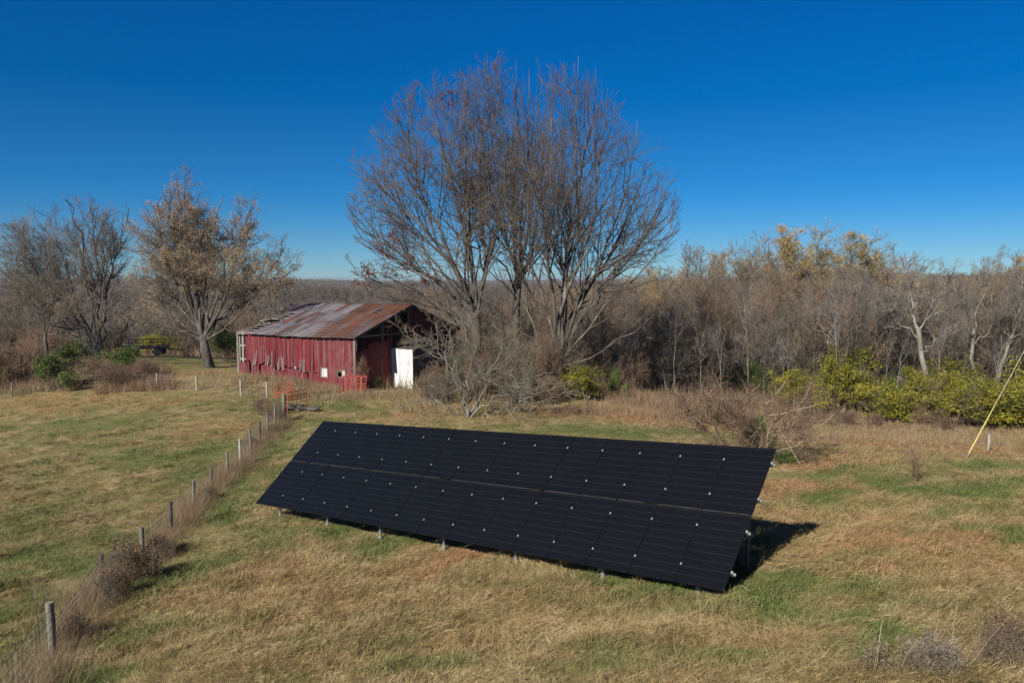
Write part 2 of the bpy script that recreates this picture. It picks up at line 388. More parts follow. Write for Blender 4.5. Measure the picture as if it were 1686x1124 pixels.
# ================================================================== GROUND
def pxblobs(lst):
    o = []
    for px, py, rx, ry, a in lst:
        p = G(px, py); o.append((p[0], p[1], rx, ry, a))
    return o
GREEN = pxblobs([(335,850,1.2,5,.5),(420,745,1.5,6,.5),(265,960,1.0,3,.5),(130,1100,1,2,.5),(560,880,2.6,.8,.8),(500,862,1.2,.8,.6),(640,895,1.5,.6,.6),(700,900,1.4,.5,.5),(960,950,2.0,.5,.7),  # leading patches: shadow strip right of the fence, put into the grass as green
    (1100,985,1.8,.7,.8),(1290,975,1.2,1.2,.8),(1330,1000,1.3,1.3,.75),(1250,1010,1,1,.6),(1400,985,.9,.5,.6),(1520,1020,1.0,.6,.7),(1400,1075,.9,.5,.6),(1560,805,3,.9,.8),(1460,780,2.6,.8,.6),(1640,800,2.5,.8,.7),(1665,880,1.0,.8,.8),
    (1600,845,1,.6,.6),(1380,820,1.0,.7,.55),(1360,775,3,.7,.7),(1620,770,4,1.0,.7),(1050,712,5,2.2,.9),(1130,716,3,1.4,.7),(600,650,3,1,.35),(560,672,3,1.5,.35),(480,672,2,1.5,.4),(140,700,4,1.6,.35),(200,880,2.4,1.2,.45),(60,930,3,1.6,.4),
    (20,1010,1.5,1.4,.5),(250,760,4,1.6,.3),(60,870,3,1,.3),(400,1080,1.2,.5,.25),(820,970,1.0,.4,.45),(1080,1080,1.1,.5,.3),(700,1100,1,.4,.3),(1450,925,1.2,.5,.35),(850,1110,1,.4,.35),(240,600,4,2,.5),(270,585,4,2,.6),(60,590,6,3,.4)])
TAN = pxblobs([(130,662,10,3,.5),(30,665,8,3,.4),(300,610,5,5,.6),(840,925,3,.45,1.0),(760,905,2,.35,.7),(540,860,1.4,.4,.3),(1290,800,1.8,1.6,.9),(1340,765,1.8,1.0,.6),(1560,900,2.6,1.8,.85),(1480,860,1.8,1.3,.7),(1650,940,1.5,1.2,.6),(1380,845,1.4,.8,.5),
    (1420,800,1.6,.9,.4),(1050,690,6,2.2,.95),(980,684,4,2.2,.8),(1170,700,4,3,.7),(1380,725,4,4,.6),(1500,735,5,3,.55),(1620,745,5,2.5,.6),(620,690,5,2.0,.35),(700,650,3,1.5,.6),(590,1000,1.4,.7,.35),(430,960,2,1,.3),(900,1060,1.6,.6,.4),(1150,1060,1.4,.6,.35),
    (700,985,1.6,.5,.3),(410,700,3,2.5,.5),(330,730,3,1.5,.35),(600,1080,1.2,.6,.35),(1060,960,1.4,.3,.4)])
def blobsum(x, y, bl):
    s = np.zeros(np.shape(x))
    wx = x + (vnoise(x, y, 1.6, 21) - .5) * 2.4; wy = y + (vnoise(x, y, 1.6, 22) - .5) * 2.4
    for cx, cy, rx, ry, a in bl:
        e = ((wx - cx) / rx) ** 2 + ((wy - cy) / ry) ** 2; s = np.maximum(s, a * np.exp(-e * .8))
    return s
def masks(x, y):
    r = np.hypot(x, y)
    g = blobsum(x, y, GREEN) + (vnoise(x, y, 3.0, 8) - .5) * .35 + (vnoise(x, y, .8, 9) - .5) * .55 + .10
    lf = sstep(-6, -11, x)                      # grazed field left of the fence is a little greener
    g = g + .22 * lf
    t = blobsum(x, y, TAN) + (vnoise(x, y, 2.2, 10) - .5) * .45 + (vnoise(x, y, .7, 11) - .5) * .35 + .12
    # leaf litter floor of the wood: beyond the field edge
    edge = np.interp(x, [-80, -40, -24, -8, 2, 12, 22, 32, 60], [66, 70, 84, 78, 56, 50, 47, 46, 44]) + (vnoise(x, y, 4, 12) - .5) * 4
    wd = sstep(0, 5, y - edge) * (y > 0)
    wd = np.maximum(wd, sstep(90, 110, r))
    return sstep(.0, .92, g) * .96, sstep(.0, .95, t), wd
def ground_cols(t, b, gv, tv, wv):
    """shared colour of ground and grass from green / tan / wood values"""
    n1 = noise(t, .9, 5, .65); n2 = noise(t, 7, 5, .7); n3 = noise(t, 40, 3, .7)
    base = ramp(t, math_(t, 'ADD', math_(t, 'MULTIPLY', n1, .55), math_(t, 'MULTIPLY', n2, .45)),
                [(.34, (.11, .095, .036)), (.45, (.21, .165, .07)), (.54, (.33, .255, .13)), (.66, (.46, .365, .215))])
    tan = ramp(t, n2, [(.3, (.17, .095, .045)), (.5, (.32, .19, .095)), (.7, (.44, .29, .16))])
    grn = ramp(t, n2, [(.3, (.06, .082, .024)), (.5, (.115, .145, .042)), (.7, (.20, .215, .08))])
    wod = ramp(t, n2, [(.3, (.06, .042, .03)), (.5, (.11, .078, .056)), (.7, (.17, .125, .09))])
    c = mix(t, base, tan, tv); c = mix(t, c, grn, gv); c = mix(t, c, wod, wv)
    dk = math_(t, 'MULTIPLY_ADD', n3, 1.3, .33)
    hsv = t.nodes.new('ShaderNodeHueSaturation'); t.links.new(c, hsv.inputs['Color']); t.links.new(dk, hsv.inputs['Value'])
    return hsv.outputs[0], n3, n2
def attr(t, name, ty='GEOMETRY'):
    a = t.nodes.new('ShaderNodeAttribute'); a.attribute_name = name; a.attribute_type = ty; return a.outputs['Fac']
m, t, b = new_mat('ground'); M['ground'] = m
c, n3, n2 = ground_cols(t, b, attr(t, 'green'), attr(t, 'tan'), attr(t, 'wood'))
t.links.new(c, b.inputs['Base Color']); b.inputs['Roughness'].default_value = .95; b.inputs['Specular IOR Level'].default_value = .1
bp = node(t, 'ShaderNodeBump', Strength=.7, Distance=.06); t.links.new(math_(t, 'ADD', n3, n2), bp.inputs['Height']); t.links.new(bp.outputs[0], b.inputs['Normal'])
m, t, b = new_mat('grass'); M['grass'] = m
c, n3, n2 = ground_cols(t, b, attr(t, 'green', 'INSTANCER'), attr(t, 'tan', 'INSTANCER'), 0.0)
vt = t.nodes.new('ShaderNodeAttribute'); vt.attribute_name = 'tone'
hsv = t.nodes.new('ShaderNodeHueSaturation'); t.links.new(c, hsv.inputs['Color']); t.links.new(math_(t, 'MULTIPLY_ADD', vt.outputs['Fac'], 1.1, .75), hsv.inputs['Value'])
t.links.new(hsv.outputs[0], b.inputs['Base Color']); b.inputs['Roughness'].default_value = .75
tr = t.nodes.new('ShaderNodeBsdfTranslucent'); t.links.new(hsv.outputs[0], tr.inputs[0]); mx = t.nodes.new('ShaderNodeMixShader'); mx.inputs[0].default_value = .25
t.links.new(b.outputs[0], mx.inputs[1]); t.links.new(tr.outputs[0], mx.inputs[2]); t.links.new(mx.outputs[0], t.nodes['Material Output'].inputs[0])

rr = [0.0, 1.5]
while rr[-1] < 9000: rr.append(rr[-1] * (1.06 if rr[-1] < 8 else 1.008 if rr[-1] < 62 else 1.0125) )
rr = np.array(rr)
an = np.radians(np.concatenate([np.arange(-52, 52, .27), np.arange(52, 308, 4.0)]))
RR, AA = np.meshgrid(rr, an, indexing='ij'); X = RR * np.sin(AA); Y = RR * np.cos(AA); Z = H(X, Y)
nr, na = X.shape; idx = np.arange(nr * na).reshape(nr, na)
Q = np.stack([idx[:-1], np.roll(idx, -1, 1)[:-1], np.roll(idx, -1, 1)[1:], idx[1:]], -1)[..., ::-1].reshape(-1, 4)
me = mesh_np('ground', np.stack([X, Y, Z], -1).reshape(-1, 3), Q, None, [M['ground']], smooth=True)
gm, tm_, wm = masks(X, Y)
for nme, arr in (('green', gm), ('tan', tm_), ('wood', wm)):
    a = me.attributes.new(nme, 'FLOAT', 'POINT'); a.data.foreach_set('value', arr.ravel().astype(np.float32))
obj('ground', me, kind='structure')

# ------------------------------------------------------------------ grass tufts (stuff)
def tuft(name, nb, spread, hmin, hmax, wid, seed, lean=.9):
    rng = np.random.default_rng(seed); V = []; Fq = []; T = []
    for i in range(nb):
        a = rng.uniform(0, 6.28); r = spread * rng.random() ** .5; base = np.array([r * math.cos(a), r * math.sin(a), -.015])
        az = rng.uniform(0, 6.28); L = rng.uniform(hmin, hmax); le = rng.uniform(.25, lean) * 1.2
        d = np.array([math.cos(az) * math.sin(le), math.sin(az) * math.sin(le), math.cos(le)]); d2 = unit(d + np.array([math.cos(az), math.sin(az), -.45]) * .7)
        s = np.array([-math.sin(az + .8), math.cos(az + .8), 0]) * wid * rng.uniform(.6, 1.3)
        m1 = base + d * L * .55; tip = m1 + d2 * L * .5; n = len(V)
        V += [base - s, base + s, m1 + s * .8, m1 - s * .8, tip]; Fq += [(n, n + 1, n + 2, n + 3), (n + 3, n + 2, n + 4)]; T += [rng.random()] * 5
    me = bpy.data.meshes.new(name); me.from_pydata([tuple(v) for v in V], [], Fq); me.materials.append(M['grass'])
    a = me.color_attributes.new('tone', 'FLOAT_COLOR', 'POINT'); a.data.foreach_set('color', np.array([[x, x, x, 1] for x in T], np.float32).ravel())
    return bpy.data.objects.new(name, me)
def scatter_gn(name, pts, rot, scl, attrs, protos, **k):
    me = bpy.data.meshes.new(name); me.vertices.add(len(pts)); me.vertices.foreach_set('co', pts.astype(np.float32).ravel())
    a = me.attributes.new('rot', 'FLOAT_VECTOR', 'POINT'); a.data.foreach_set('vector', rot.astype(np.float32).ravel())
    a = me.attributes.new('scl', 'FLOAT_VECTOR', 'POINT'); a.data.foreach_set('vector', scl.astype(np.float32).ravel())
    for n_, v in attrs.items():
        a = me.attributes.new(n_, 'FLOAT', 'POINT'); a.data.foreach_set('value', v.astype(np.float32))
    o = obj(name, me, **k)
    ng = bpy.data.node_groups.new(name, 'GeometryNodeTree')
    ng.interface.new_socket('Geometry', in_out='INPUT', socket_type='NodeSocketGeometry'); ng.interface.new_socket('Geometry', in_out='OUTPUT', socket_type='NodeSocketGeometry')
    gi = ng.nodes.new('NodeGroupInput'); go = ng.nodes.new('NodeGroupOutput'); ip = ng.nodes.new('GeometryNodeInstanceOnPoints')
    jn = ng.nodes.new('GeometryNodeJoinGeometry')
    for p in protos:
        oi = ng.nodes.new('GeometryNodeObjectInfo'); oi.inputs['Object'].default_value = p; oi.inputs['As Instance'].default_value = True
        ng.links.new(oi.outputs['Geometry'], jn.inputs[0])
    ip.inputs['Pick Instance'].default_value = True
    for s_, n_ in (('Rotation', 'rot'), ('Scale', 'scl')):
        na_ = ng.nodes.new('GeometryNodeInputNamedAttribute'); na_.data_type = 'FLOAT_VECTOR'; na_.inputs['Name'].default_value = n_
        ng.links.new(na_.outputs[0], ip.inputs[s_])
    ng.links.new(gi.outputs[0], ip.inputs['Points']); ng.links.new(jn.outputs[0], ip.inputs['Instance']); ng.links.new(ip.outputs[0], go.inputs[0])
    md = o.modifiers.new('scatter', 'NODES'); md.node_group = ng
    return o
def inside_barn(x, y, pad=0.0):
    dx, dy = x + 11.5, y - 58.0
    s_ = -.857 * dx + .516 * dy; w_ = .516 * dx + .857 * dy
    return (s_ > -pad) & (s_ < 12.8 + pad) & (w_ > -pad) & (w_ < 12.9 + pad)
rng = np.random.default_rng(3)
px = rng.uniform(-380, 2060, 150000); py = 630 + 620 * rng.random(150000) ** .9
pp = hit(px, py, 75); ok = ~np.isnan(pp[:, 0]); pp = pp[ok]
gm, tm_, wm = masks(pp[:, 0], pp[:, 1])
ok = (wm < .6) & ~inside_barn(pp[:, 0], pp[:, 1]); pp = pp[ok]; gm = gm[ok]; tm_ = tm_[ok]
n_ = len(pp); dist = np.linalg.norm(pp, axis=1)
lump = vnoise(pp[:, 0], pp[:, 1], .7, 31) * .7 + vnoise(pp[:, 0], pp[:, 1], 2.5, 32) * .6
lump = lump + (vnoise(pp[:, 0] * .71 + pp[:, 1] * .703, (-pp[:, 0] * .703 + pp[:, 1] * .71) * 6, 2.4, 38) - .5) * .9
sc = rng.uniform(.6, 1.25, n_) * np.clip(.5 + .85 * lump, .25, 2) * (1 + np.clip((dist - 20) / 60, 0, .8))
sc *= np.where(pp[:, 0] < np.interp(pp[:, 1], [10, 45, 60], [-8, -12.5, -14]), .8, 1.0)
rot = np.stack([rng.normal(0, .25, n_) + .25, rng.normal(0, .25, n_), rng.uniform(0, 6.28, n_)], -1)
# the dry grass lies over in one direction more than another
scatter_gn('grass', pp, rot, np.stack([sc * 1.1, sc * 1.1, sc * rng.uniform(.7, 1.15, n_)], -1), {'green': gm, 'tan': tm_},
           [tuft('grass_tuft_a', 26, .12, .05, .14, .0042, 1, 1.2), tuft('grass_tuft_b', 22, .14, .04, .12, .005, 2, 1.35), tuft('grass_tuft_c', 24, .09, .08, .20, .0038, 3, .95)],
           kind='stuff', label='short dry and green pasture grass over the whole field', cat='grass')

px = rng.uniform(-380, 2060, 26000); py = 800 + 460 * rng.random(26000)
pp = hit(px, py, 60); pp = pp[~np.isnan(pp[:, 0])]; gm, tm_, wm = masks(pp[:, 0], pp[:, 1])
k = (vnoise(pp[:, 0], pp[:, 1], 1.7, 35) + .5 * vnoise(pp[:, 0], pp[:, 1], .6, 36)) > .62 + gm * .9
k &= pp[:, 0] > np.interp(pp[:, 1], [10, 45, 60], [-8.5, -12.5, -14]); pp = pp[k]; gm = gm[k] * .4; tm_ = tm_[k] * .6; n_ = len(pp)
sc = rng.uniform(.7, 1.3, n_); th_ = 1.2 + (vnoise(pp[:, 0], pp[:, 1], 3, 37) - .5) * 5 + rng.normal(0, .4, n_)
rot = np.stack([rng.normal(.75, .2, n_), rng.normal(0, .2, n_), th_], -1)
scatter_gn('long_grass', pp, rot, np.stack([sc, sc, sc], -1), {'green': gm, 'tan': tm_}, [tuft('long_tuft_a', 30, .16, .12, .30, .0035, 7, .7), tuft('long_tuft_b', 26, .2, .10, .26, .004, 8, .9)],
           kind='stuff', label='long pale straw grass lying over in swathes in the foreground', cat='grass')

# ================================================================== SOLAR ARRAY
def simple(name, colr, rough=.5, metal=0, spec=.5, nscale=None, amt=.3):
    m, t, b = new_mat(name); b.inputs['Roughness'].default_value = rough; b.inputs['Metallic'].default_value = metal; b.inputs['Specular IOR Level'].default_value = spec
    tc = t.nodes.new('ShaderNodeTexCoord'); n = noise(t, nscale or 6, 5, .6, tc.outputs['Object'])
    c0 = tuple(v * (1 - amt) for v in colr); c1 = tuple(min(1, v * (1 + amt)) for v in colr)
    t.links.new(ramp(t, n, [(.3, c0), (.7, c1)]), b.inputs['Base Color']); M[name] = m; return m
simple('black_frame', (.008, .008, .010), .5, spec=.12)
simple('galvanised', (.42, .43, .44), .45, .7, nscale=20)
simple('seam_metal', (.07, .07, .075), .6, .2, nscale=9, amt=.5)
simple('dull_steel', (.16, .165, .17), .5, .5, nscale=14)
simple('bright_clamp', (.5, .5, .5), .4, .6, nscale=30, amt=.1)
m, t, b = new_mat('pv_glass'); M['pv_glass'] = m
tc = t.nodes.new('ShaderNodeTexCoord'); sp = t.nodes.new('ShaderNodeSeparateXYZ'); t.links.new(tc.outputs['Object'], sp.inputs[0])
fy = math_(t, 'FRACT', math_(t, 'MULTIPLY', sp.outputs['Y'], 9 / 1.72)); ly = math_(t, 'LESS_THAN', fy, .10)
fx = math_(t, 'FRACT', math_(t, 'MULTIPLY', sp.outputs['X'], 6 / 1.0)); lx = math_(t, 'LESS_THAN', fx, .03)
nz = noise(t, 1.3, 3, .6)
c = mix(t, (.0038, .0046, .0066), (.0070, .0080, .0108), nz)
c = mix(t, c, (.022, .022, .024), math_(t, 'MULTIPLY', ly, noise(t, 5, 3)))
c = mix(t, c, (.011, .012, .015), lx)
t.links.new(c, b.inputs['Base Color']); b.inputs['Roughness'].default_value = .3; b.inputs['Specular IOR Level'].default_value = .16
base_mid = ar(7.5, .9); base_mid[2] = float(h(base_mid[0], base_mid[1]))
arr_ = empty('solar_array', base_mid, label='long black ground-mounted solar array tilted on steel posts in the pasture', cat='solar array')
def rotm(o_): return Matrix(((AU[0], AV[0], AN[0], o_[0]), (AU[1], AV[1], AN[1], o_[1]), (AU[2], AV[2], AN[2], o_[2]), (0, 0, 0, 1)))
inv = Matrix.Translation(tuple(-base_mid))
fm = MB(); gp = .010; W_, H_ = PW - gp * 2, PH - gp * 2; fw = .012
for o_, a, b_ in (((gp, gp), (W_, 0), (0, fw)), ((gp, gp + H_ - fw), (W_, 0), (0, fw)), ((gp, gp + fw), (fw, 0), (0, H_ - 2 * fw)), ((gp + W_ - fw, gp + fw), (fw, 0), (0, H_ - 2 * fw))):
    fm.box((o_[0], o_[1], -.035), (a[0], a[1], 0), (b_[0], b_[1], 0), (0, 0, .037))
fm.box((gp + fw, gp + fw, -.03), (W_ - 2 * fw, 0, 0), (0, H_ - 2 * fw, 0), (0, 0, .006))
gmx = MB(); gmx.box((gp + fw + .0005, gp + fw + .0005, -.006), (W_ - 2 * fw - .001, 0, 0), (0, H_ - 2 * fw - .001, 0), (0, 0, .006))
pan0 = fm.build('solar_panel', M['black_frame'], arr_); gl0 = gmx.build('glass', M['pv_glass'], pan0)
rng = np.random.default_rng(4)
for v in range(2):
    for u in range(15):
        if u == 0 and v == 0: o = pan0
        else:
            o = pan0.copy(); link(o, arr_); g = gl0.copy(); link(g, o)
        o.matrix_local = inv @ rotm(ar(u, v + (.006 if v else 0), rng.normal() * .0025)) @ Matrix.Rotation(rng.normal() * .0015, 4, 'X')
CV = (.24, .78, 1.24, 1.78)
cm_ = MB(); cm_.box((-.015, -.024, -.004), (.03, 0, 0), (0, .048, 0), (0, 0, .012)); cm_.tube([(0, 0, .006), (0, 0, .02)], .010, 6)
cl0 = None
for v in CV:
    for u in range(1, 15):
        if cl0 is None: cl0 = o = cm_.build('clamp', M['bright_clamp'], arr_)
        else: o = cl0.copy(); link(o, arr_)
        o.matrix_local = inv @ rotm(ar(u + (0 if u < 15 else .02), v, .004))
ec = MB(); ec.box((0, -.028, -.04), (.035, 0, 0), (0, .056, 0), (0, 0, .052)); ec.box((.038, -.024, -.10), (.035, 0, 0), (0, .048, 0), (0, 0, .05))
e0 = None
for v in CV:
    for u, rz in ((15, 0), (0, math.pi)):
        if e0 is None: e0 = o = ec.build('end_clamp', M['bright_clamp'], arr_, bevel=.006)
        else: o = e0.copy(); link(o, arr_)
        o.matrix_local = inv @ rotm(ar(u, v, 0)) @ Matrix.Rotation(rz, 4, 'Z')
for u in range(15):
    MB().bar(ar(u + .03, 1.003, -.006), ar(u + .60 + .37 * (u % 3 > 0), 1.003, -.008), .008, .02, up=AN).build('seam_trim', M['seam_metal'], arr_, origin=base_mid)
for v in CV:
    MB().bar(ar(-.04, v, -.075), ar(15.04, v, -.075), .05, .07, up=AN).build('rail', M['dull_steel'], arr_, origin=base_mid)
def u_at_px(x, v):
    us = np.linspace(0, 15, 301); Pq = np.array([ar(u, v, -.15) for u in us]); q = CX + F * (Pq @ RT) / (Pq @ FW)
    return float(np.interp(x, q, us))
for i, x in enumerate((461, 539, 626, 731, 849, 993, 1150)):
    u = u_at_px(x, .2); top = ar(u, .2, -.14); gz = float(h(top[0], top[1]))
    MB().tube([(top[0], top[1], gz - .1), tuple(top)], .032, 10).tube([(top[0], top[1], gz - .1), (top[0], top[1], gz + .12)], .05, 10).build('front_post', M['galvanised'], arr_, origin=base_mid, smooth=False)
    u2 = u - .05 if i < 6 else u; tp2 = ar(u2, 1.42, -.14); gz2 = float(h(tp2[0], tp2[1]))
    MB().bar(ar(u2, .05, -.14), ar(u2, 1.95, -.14), .06, .06, up=AN).build('beam', M['dull_steel'], arr_, origin=base_mid)
    MB().tube([(tp2[0], tp2[1], gz2 - .1), tuple(tp2)], .035, 10).tube([(tp2[0], tp2[1], gz2 - .1), (tp2[0], tp2[1], gz2 + .1)], .055, 10).build('rear_post', M['dull_steel'], arr_, origin=base_mid)
    MB().tube([(tp2[0], tp2[1], gz2 + .5), tuple(ar(u2, .7, -.16))], .018, 6).build('brace', M['dull_steel'], arr_, origin=base_mid)
tp = ar(14.75, 1.3, -.14); gz = float(h(tp[0], tp[1]))
MB().tube([(tp[0], tp[1], gz - .1), tuple(tp)], .036, 10).tube([(tp[0], tp[1], gz - .1), (tp[0], tp[1], gz + .12)], .06, 10).build('rear_post', M['dull_steel'], arr_, origin=base_mid)
MB().tube([(tp[0], tp[1], gz + .75), tuple(ar(14.75, .62, -.15))], .02, 6).build('brace', M['dull_steel'], arr_, origin=base_mid)
MB().bar(ar(14.75, .05, -.14), ar(14.75, 1.95, -.14), .06, .06, up=AN).build('beam', M['dull_steel'], arr_, origin=base_mid)

# ================================================================== BARN
C0 = np.array([-11.5, 58.0]); DL = np.array([-.857, .516]); DL /= np.linalg.norm(DL); DW = np.array([-DL[1], DL[0]]) * -1
if DW[1] < 0: DW = -DW
BL, BW = 12.7, 12.8; EZ, RZ = -4.13, -2.02
def bp_(s, w_, z): q = C0 + DL * s + DW * w_; return np.array([q[0], q[1], z])
def gb(s, w_): q = C0 + DL * s + DW * w_; return float(h(q[0], q[1]))
def m_planks(name, c_paint, c_grey, greyamt=.0):
    m, t, b = new_mat(name); tc = t.nodes.new('ShaderNodeTexCoord')
    n = noise(t, 1.6, 6, .7, tc.outputs['Object'], (3, 3, .35)); n2 = noise(t, 9, 4, .6, tc.outputs['Object'], (2, 2, .25))
    a = t.nodes.new('ShaderNodeAttribute'); a.attribute_name = 'tone'; sp = t.nodes.new('ShaderNodeSeparateColor'); t.links.new(a.outputs['Color'], sp.inputs[0])
    wth = math_(t, 'ADD', math_(t, 'MULTIPLY', math_(t, 'SUBTRACT', n, .5), 2.2), math_(t, 'MULTIPLY_ADD', sp.outputs[0], 1.1, greyamt - .25))
    pc = ramp(t, n2, [(.3, tuple(v * .62 for v in c_paint)), (.6, c_paint), (.8, tuple(min(1, v * 1.35) for v in c_paint))])
    gc = ramp(t, n2, [(.3, tuple(v * .5 for v in c_grey)), (.7, c_grey)])
    mm = t.nodes.new('ShaderNodeClamp'); t.links.new(wth, mm.inputs[0])
    c = mix(t, pc, gc, mm.outputs[0])
    hsv = t.nodes.new('ShaderNodeHueSaturation'); t.links.new(c, hsv.inputs['Color']); t.links.new(math_(t, 'MULTIPLY_ADD', sp.outputs[1], .5, .75), hsv.inputs['Value'])
    t.links.new(hsv.outputs[0], b.inputs['Base Color']); b.inputs['Roughness'].default_value = .85; M[name] = m; return m
m_planks('barn_red', (.165, .021, .026), (.22, .165, .16)); m_planks('barn_wood', (.20, .17, .14), (.46, .43, .39)); m_planks('barn_white', (.74, .74, .72), (.36, .35, .33), .02)
simple('barn_dark_wood', (.06, .048, .04), .9); simple('old_glass', (.55, .52, .48), .4, nscale=5, amt=.5); simple('shaded_boards', (.085, .085, .09), .8, nscale=4)
barn = empty('barn', bp_(0, 0, gb(0, 0)), label='weathered red board barn with a rusty metal roof and a broken left end', cat='barn')
BO = np.array(barn.location)
rng = np.random.default_rng(8)
def planks(mb, fs, z0, z1, s0, s1, pw=.21, nrm=None, gap=.012, lean=.0, miss=0.0, thick=.025, off=0, wfun=None, holes=()):
    """fs(s,z,n)->point; boards between s0..s1"""
    s = s0
    while s < s1 - .05:
        wd = min(pw * rng.uniform(.75, 1.25), s1 - s); a, b_ = z0(s), z1(s); wv = wfun(s) if wfun else rng.random() * .5
        if rng.random() >= miss:
            ln = rng.normal() * lean; bl = rng.normal() * lean * .8; o = off + rng.uniform(0, .018)
            segs = [(a, b_)]
            for hs0, hs1, ha, hb in holes:
                if s + wd / 2 > hs0 and s + wd / 2 < hs1: segs = [(a, ha), (hb, b_)]
            for (ya, yb) in segs:
                if yb - ya < .05: continue
                e = s + wd - gap
                mb.hexa([fs(s + bl, ya, o), fs(e + bl, ya, o), fs(e + bl, ya, o + thick), fs(s + bl, ya, o + thick),
                         fs(s + ln * 0, yb, o), fs(e, yb, o), fs(e, yb, o + thick), fs(s, yb, o + thick)], (wv, rng.random(), 0))
        s += wd
def f_long(s, z, n): q = bp_(s, 0, z); q[:2] -= DW * n; return q
def f_gab(w_, z, n): q = bp_(0, w_, z); q[:2] -= DL * n; return q
def f_back(s, z, n): q = bp_(s, BW, z); q[:2] += DW * n; return q
def f_end(w_, z, n): q = bp_(BL, w_, z); q[:2] += DL * n; return q
def rz(w_): return EZ + (RZ - EZ) * (1 - abs(w_ - BW / 2) / (BW / 2))
def s_px(px, w_=0):
    q = C0 + DW * w_; k = (px - CX) / F; return (q[0] - k * q[1]) / (-DL[0] + k * DL[1])
wcol = lambda s: np.clip(.12 + .25 * rng.random() + .25 * math.sin(s * .9) ** 2, 0, 1)
W1 = (s_px(538), s_px(527)); W2 = (s_px(567), s_px(555))
def zat(py, s, w_=0): q = C0 + DL * s + DW * w_; d = q[1]; return -(py - HOR) / F * d * 1.0
mb = MB()
SE = s_px(403)
zlow = lambda s: gb(s, 0) + .95
hl = [(W1[0], W1[1], zat(622, W1[0]), zat(606, W1[0])), (W2[0], W2[1], zat(622, W2[0]), zat(610, W2[0]))]
planks(mb, f_long, lambda s: gb(s, 0) - .2, lambda s: EZ - .14, 0.02, 3.9, wfun=lambda s: .25 + .45 * rng.random() * (1 if s > .25 else 2), holes=hl, gap=.006)
planks(mb, f_long, lambda s: gb(s, 0) + .85 + abs(rng.normal()) * .14, lambda s: EZ - .14 - (.25 if rng.random() < .08 else 0), 3.9, SE, wfun=lambda s: .12 + .35 * rng.random(), gap=.014, lean=.05, miss=.05, off=.03)
# weathered boards pulled loose at the foot, leaning out
for s in np.concatenate([rng.uniform(4.2, 11, 16)]):
    z0 = gb(s, 0) + .75; L_ = rng.uniform(.6, 1.4); ln = rng.normal() * .16
    mb.hexa([f_long(s + ln, z0, .12), f_long(s + ln + .14, z0, .12), f_long(s + ln + .14, z0, .145), f_long(s + ln, z0, .145),
             f_long(s, z0 + L_, .05), f_long(s + .14, z0 + L_, .05), f_long(s + .14, z0 + L_, .075), f_long(s, z0 + L_, .075)], (1, rng.random(), 0))
mb.build('side_wall', M['barn_red'], barn, origin=BO)
mb = MB(); planks(mb, f_long, lambda s: gb(s, 0) - .2, lambda s: gb(s, 0) + .88 + rng.normal() * .03, 3.9, BL - .1, wfun=lambda s: .15 + .3 * rng.random(), gap=.016, miss=.10, lean=.02)
mb.build('lower_side_boards', M['barn_red'], barn, origin=BO)
mb = MB()
def gtop(w_):
    if w_ < 4.0: return -5.0 + w_ * .10 + rng.normal() * .10 - (.25 if w_ < 1.2 else 0)
    if w_ < 6.4: return np.interp(w_, [4.0, 5.6, 6.4], [-5.35, -4.3, -3.3]) + rng.normal() * .15
    return rz(w_) - .18 - abs(rng.normal()) * .06
planks(mb, f_gab, lambda w_: gb(0, w_) - .2, gtop, .0, BW, wfun=lambda s: .1 + .3 * rng.random(), gap=.012, miss=.03)
mb.hexa([f_gab(3.6, -6.2, .08), f_gab(3.8, -6.2, .08), f_gab(3.8, -6.2, .11), f_gab(3.6, -6.2, .11), f_gab(3.9, -3.95, .06), f_gab(4.1, -3.8, .06), f_gab(4.1, -3.8, .09), f_gab(3.9, -3.95, .09)], (.1, .8, 0))
mb.build('gable_wall', M['barn_red'], barn, origin=BO)
mb = MB(); planks(mb, f_back, lambda s: gb(s, BW) - .2, lambda s: EZ - .1, 0, BL, gap=.02, miss=.03, wfun=lambda s: .2)
mb.build('rear_wall', M['barn_red'], barn, origin=BO)
mb = MB(); planks(mb, f_end, lambda w_: gb(BL, w_) - .2, lambda w_: rz(w_) - .2, 0, BW, gap=.02, miss=.06, wfun=lambda s: .3)
mb.build('end_wall', M['barn_red'], barn, origin=BO)
# timber frame
TF = []
for s in (0.08, 3.2, 6.3, 9.4, SE - .15, BL - .5, BL - .08):
    TF.append(MB().bar(bp_(s, .1, gb(s, 0) - .2), bp_(s, .1, EZ - .1), .16, col=(.6, .7, 0)))
for z in (-5.4, -6.5):
    TF.append(MB().bar(bp_(0, .14, z), bp_(BL, .14, z + .05), .09, .1, col=(.8, .9, 0)))
TF.append(MB().bar(bp_(0, .1, EZ - .12), bp_(BL, .1, EZ - .12), .16, col=(.3, .3, 0)))
for w_ in (3.2, 6.4, 9.6, BW - .12):
    TF.append(MB().bar(bp_(.12, w_, gb(0, w_) - .2), bp_(.12, w_, rz(w_) - .25), .16, col=(.3, .3, 0))); TF.append(MB().bar(bp_(BL - .12, w_, gb(BL, w_) - .2), bp_(BL - .12, w_, rz(w_) - .25), .16, col=(.3, .3, 0)))
    TF.append(MB().bar(bp_(6.3, w_, gb(6, w_) - .2), bp_(6.3, w_, rz(w_) - .25), .16, col=(.3, .3, 0)))
TF.append(MB().bar(bp_(.12, .2, -5.6), bp_(.12, BW - .2, -5.6), .12, col=(.3, .3, 0))); TF.append(MB().bar(bp_(.12, .2, EZ - .1), bp_(.12, BW - .2, EZ - .1), .12, col=(.3, .3, 0)))
for t_ in TF: t_.build('timber', M['barn_wood'], barn, origin=BO)
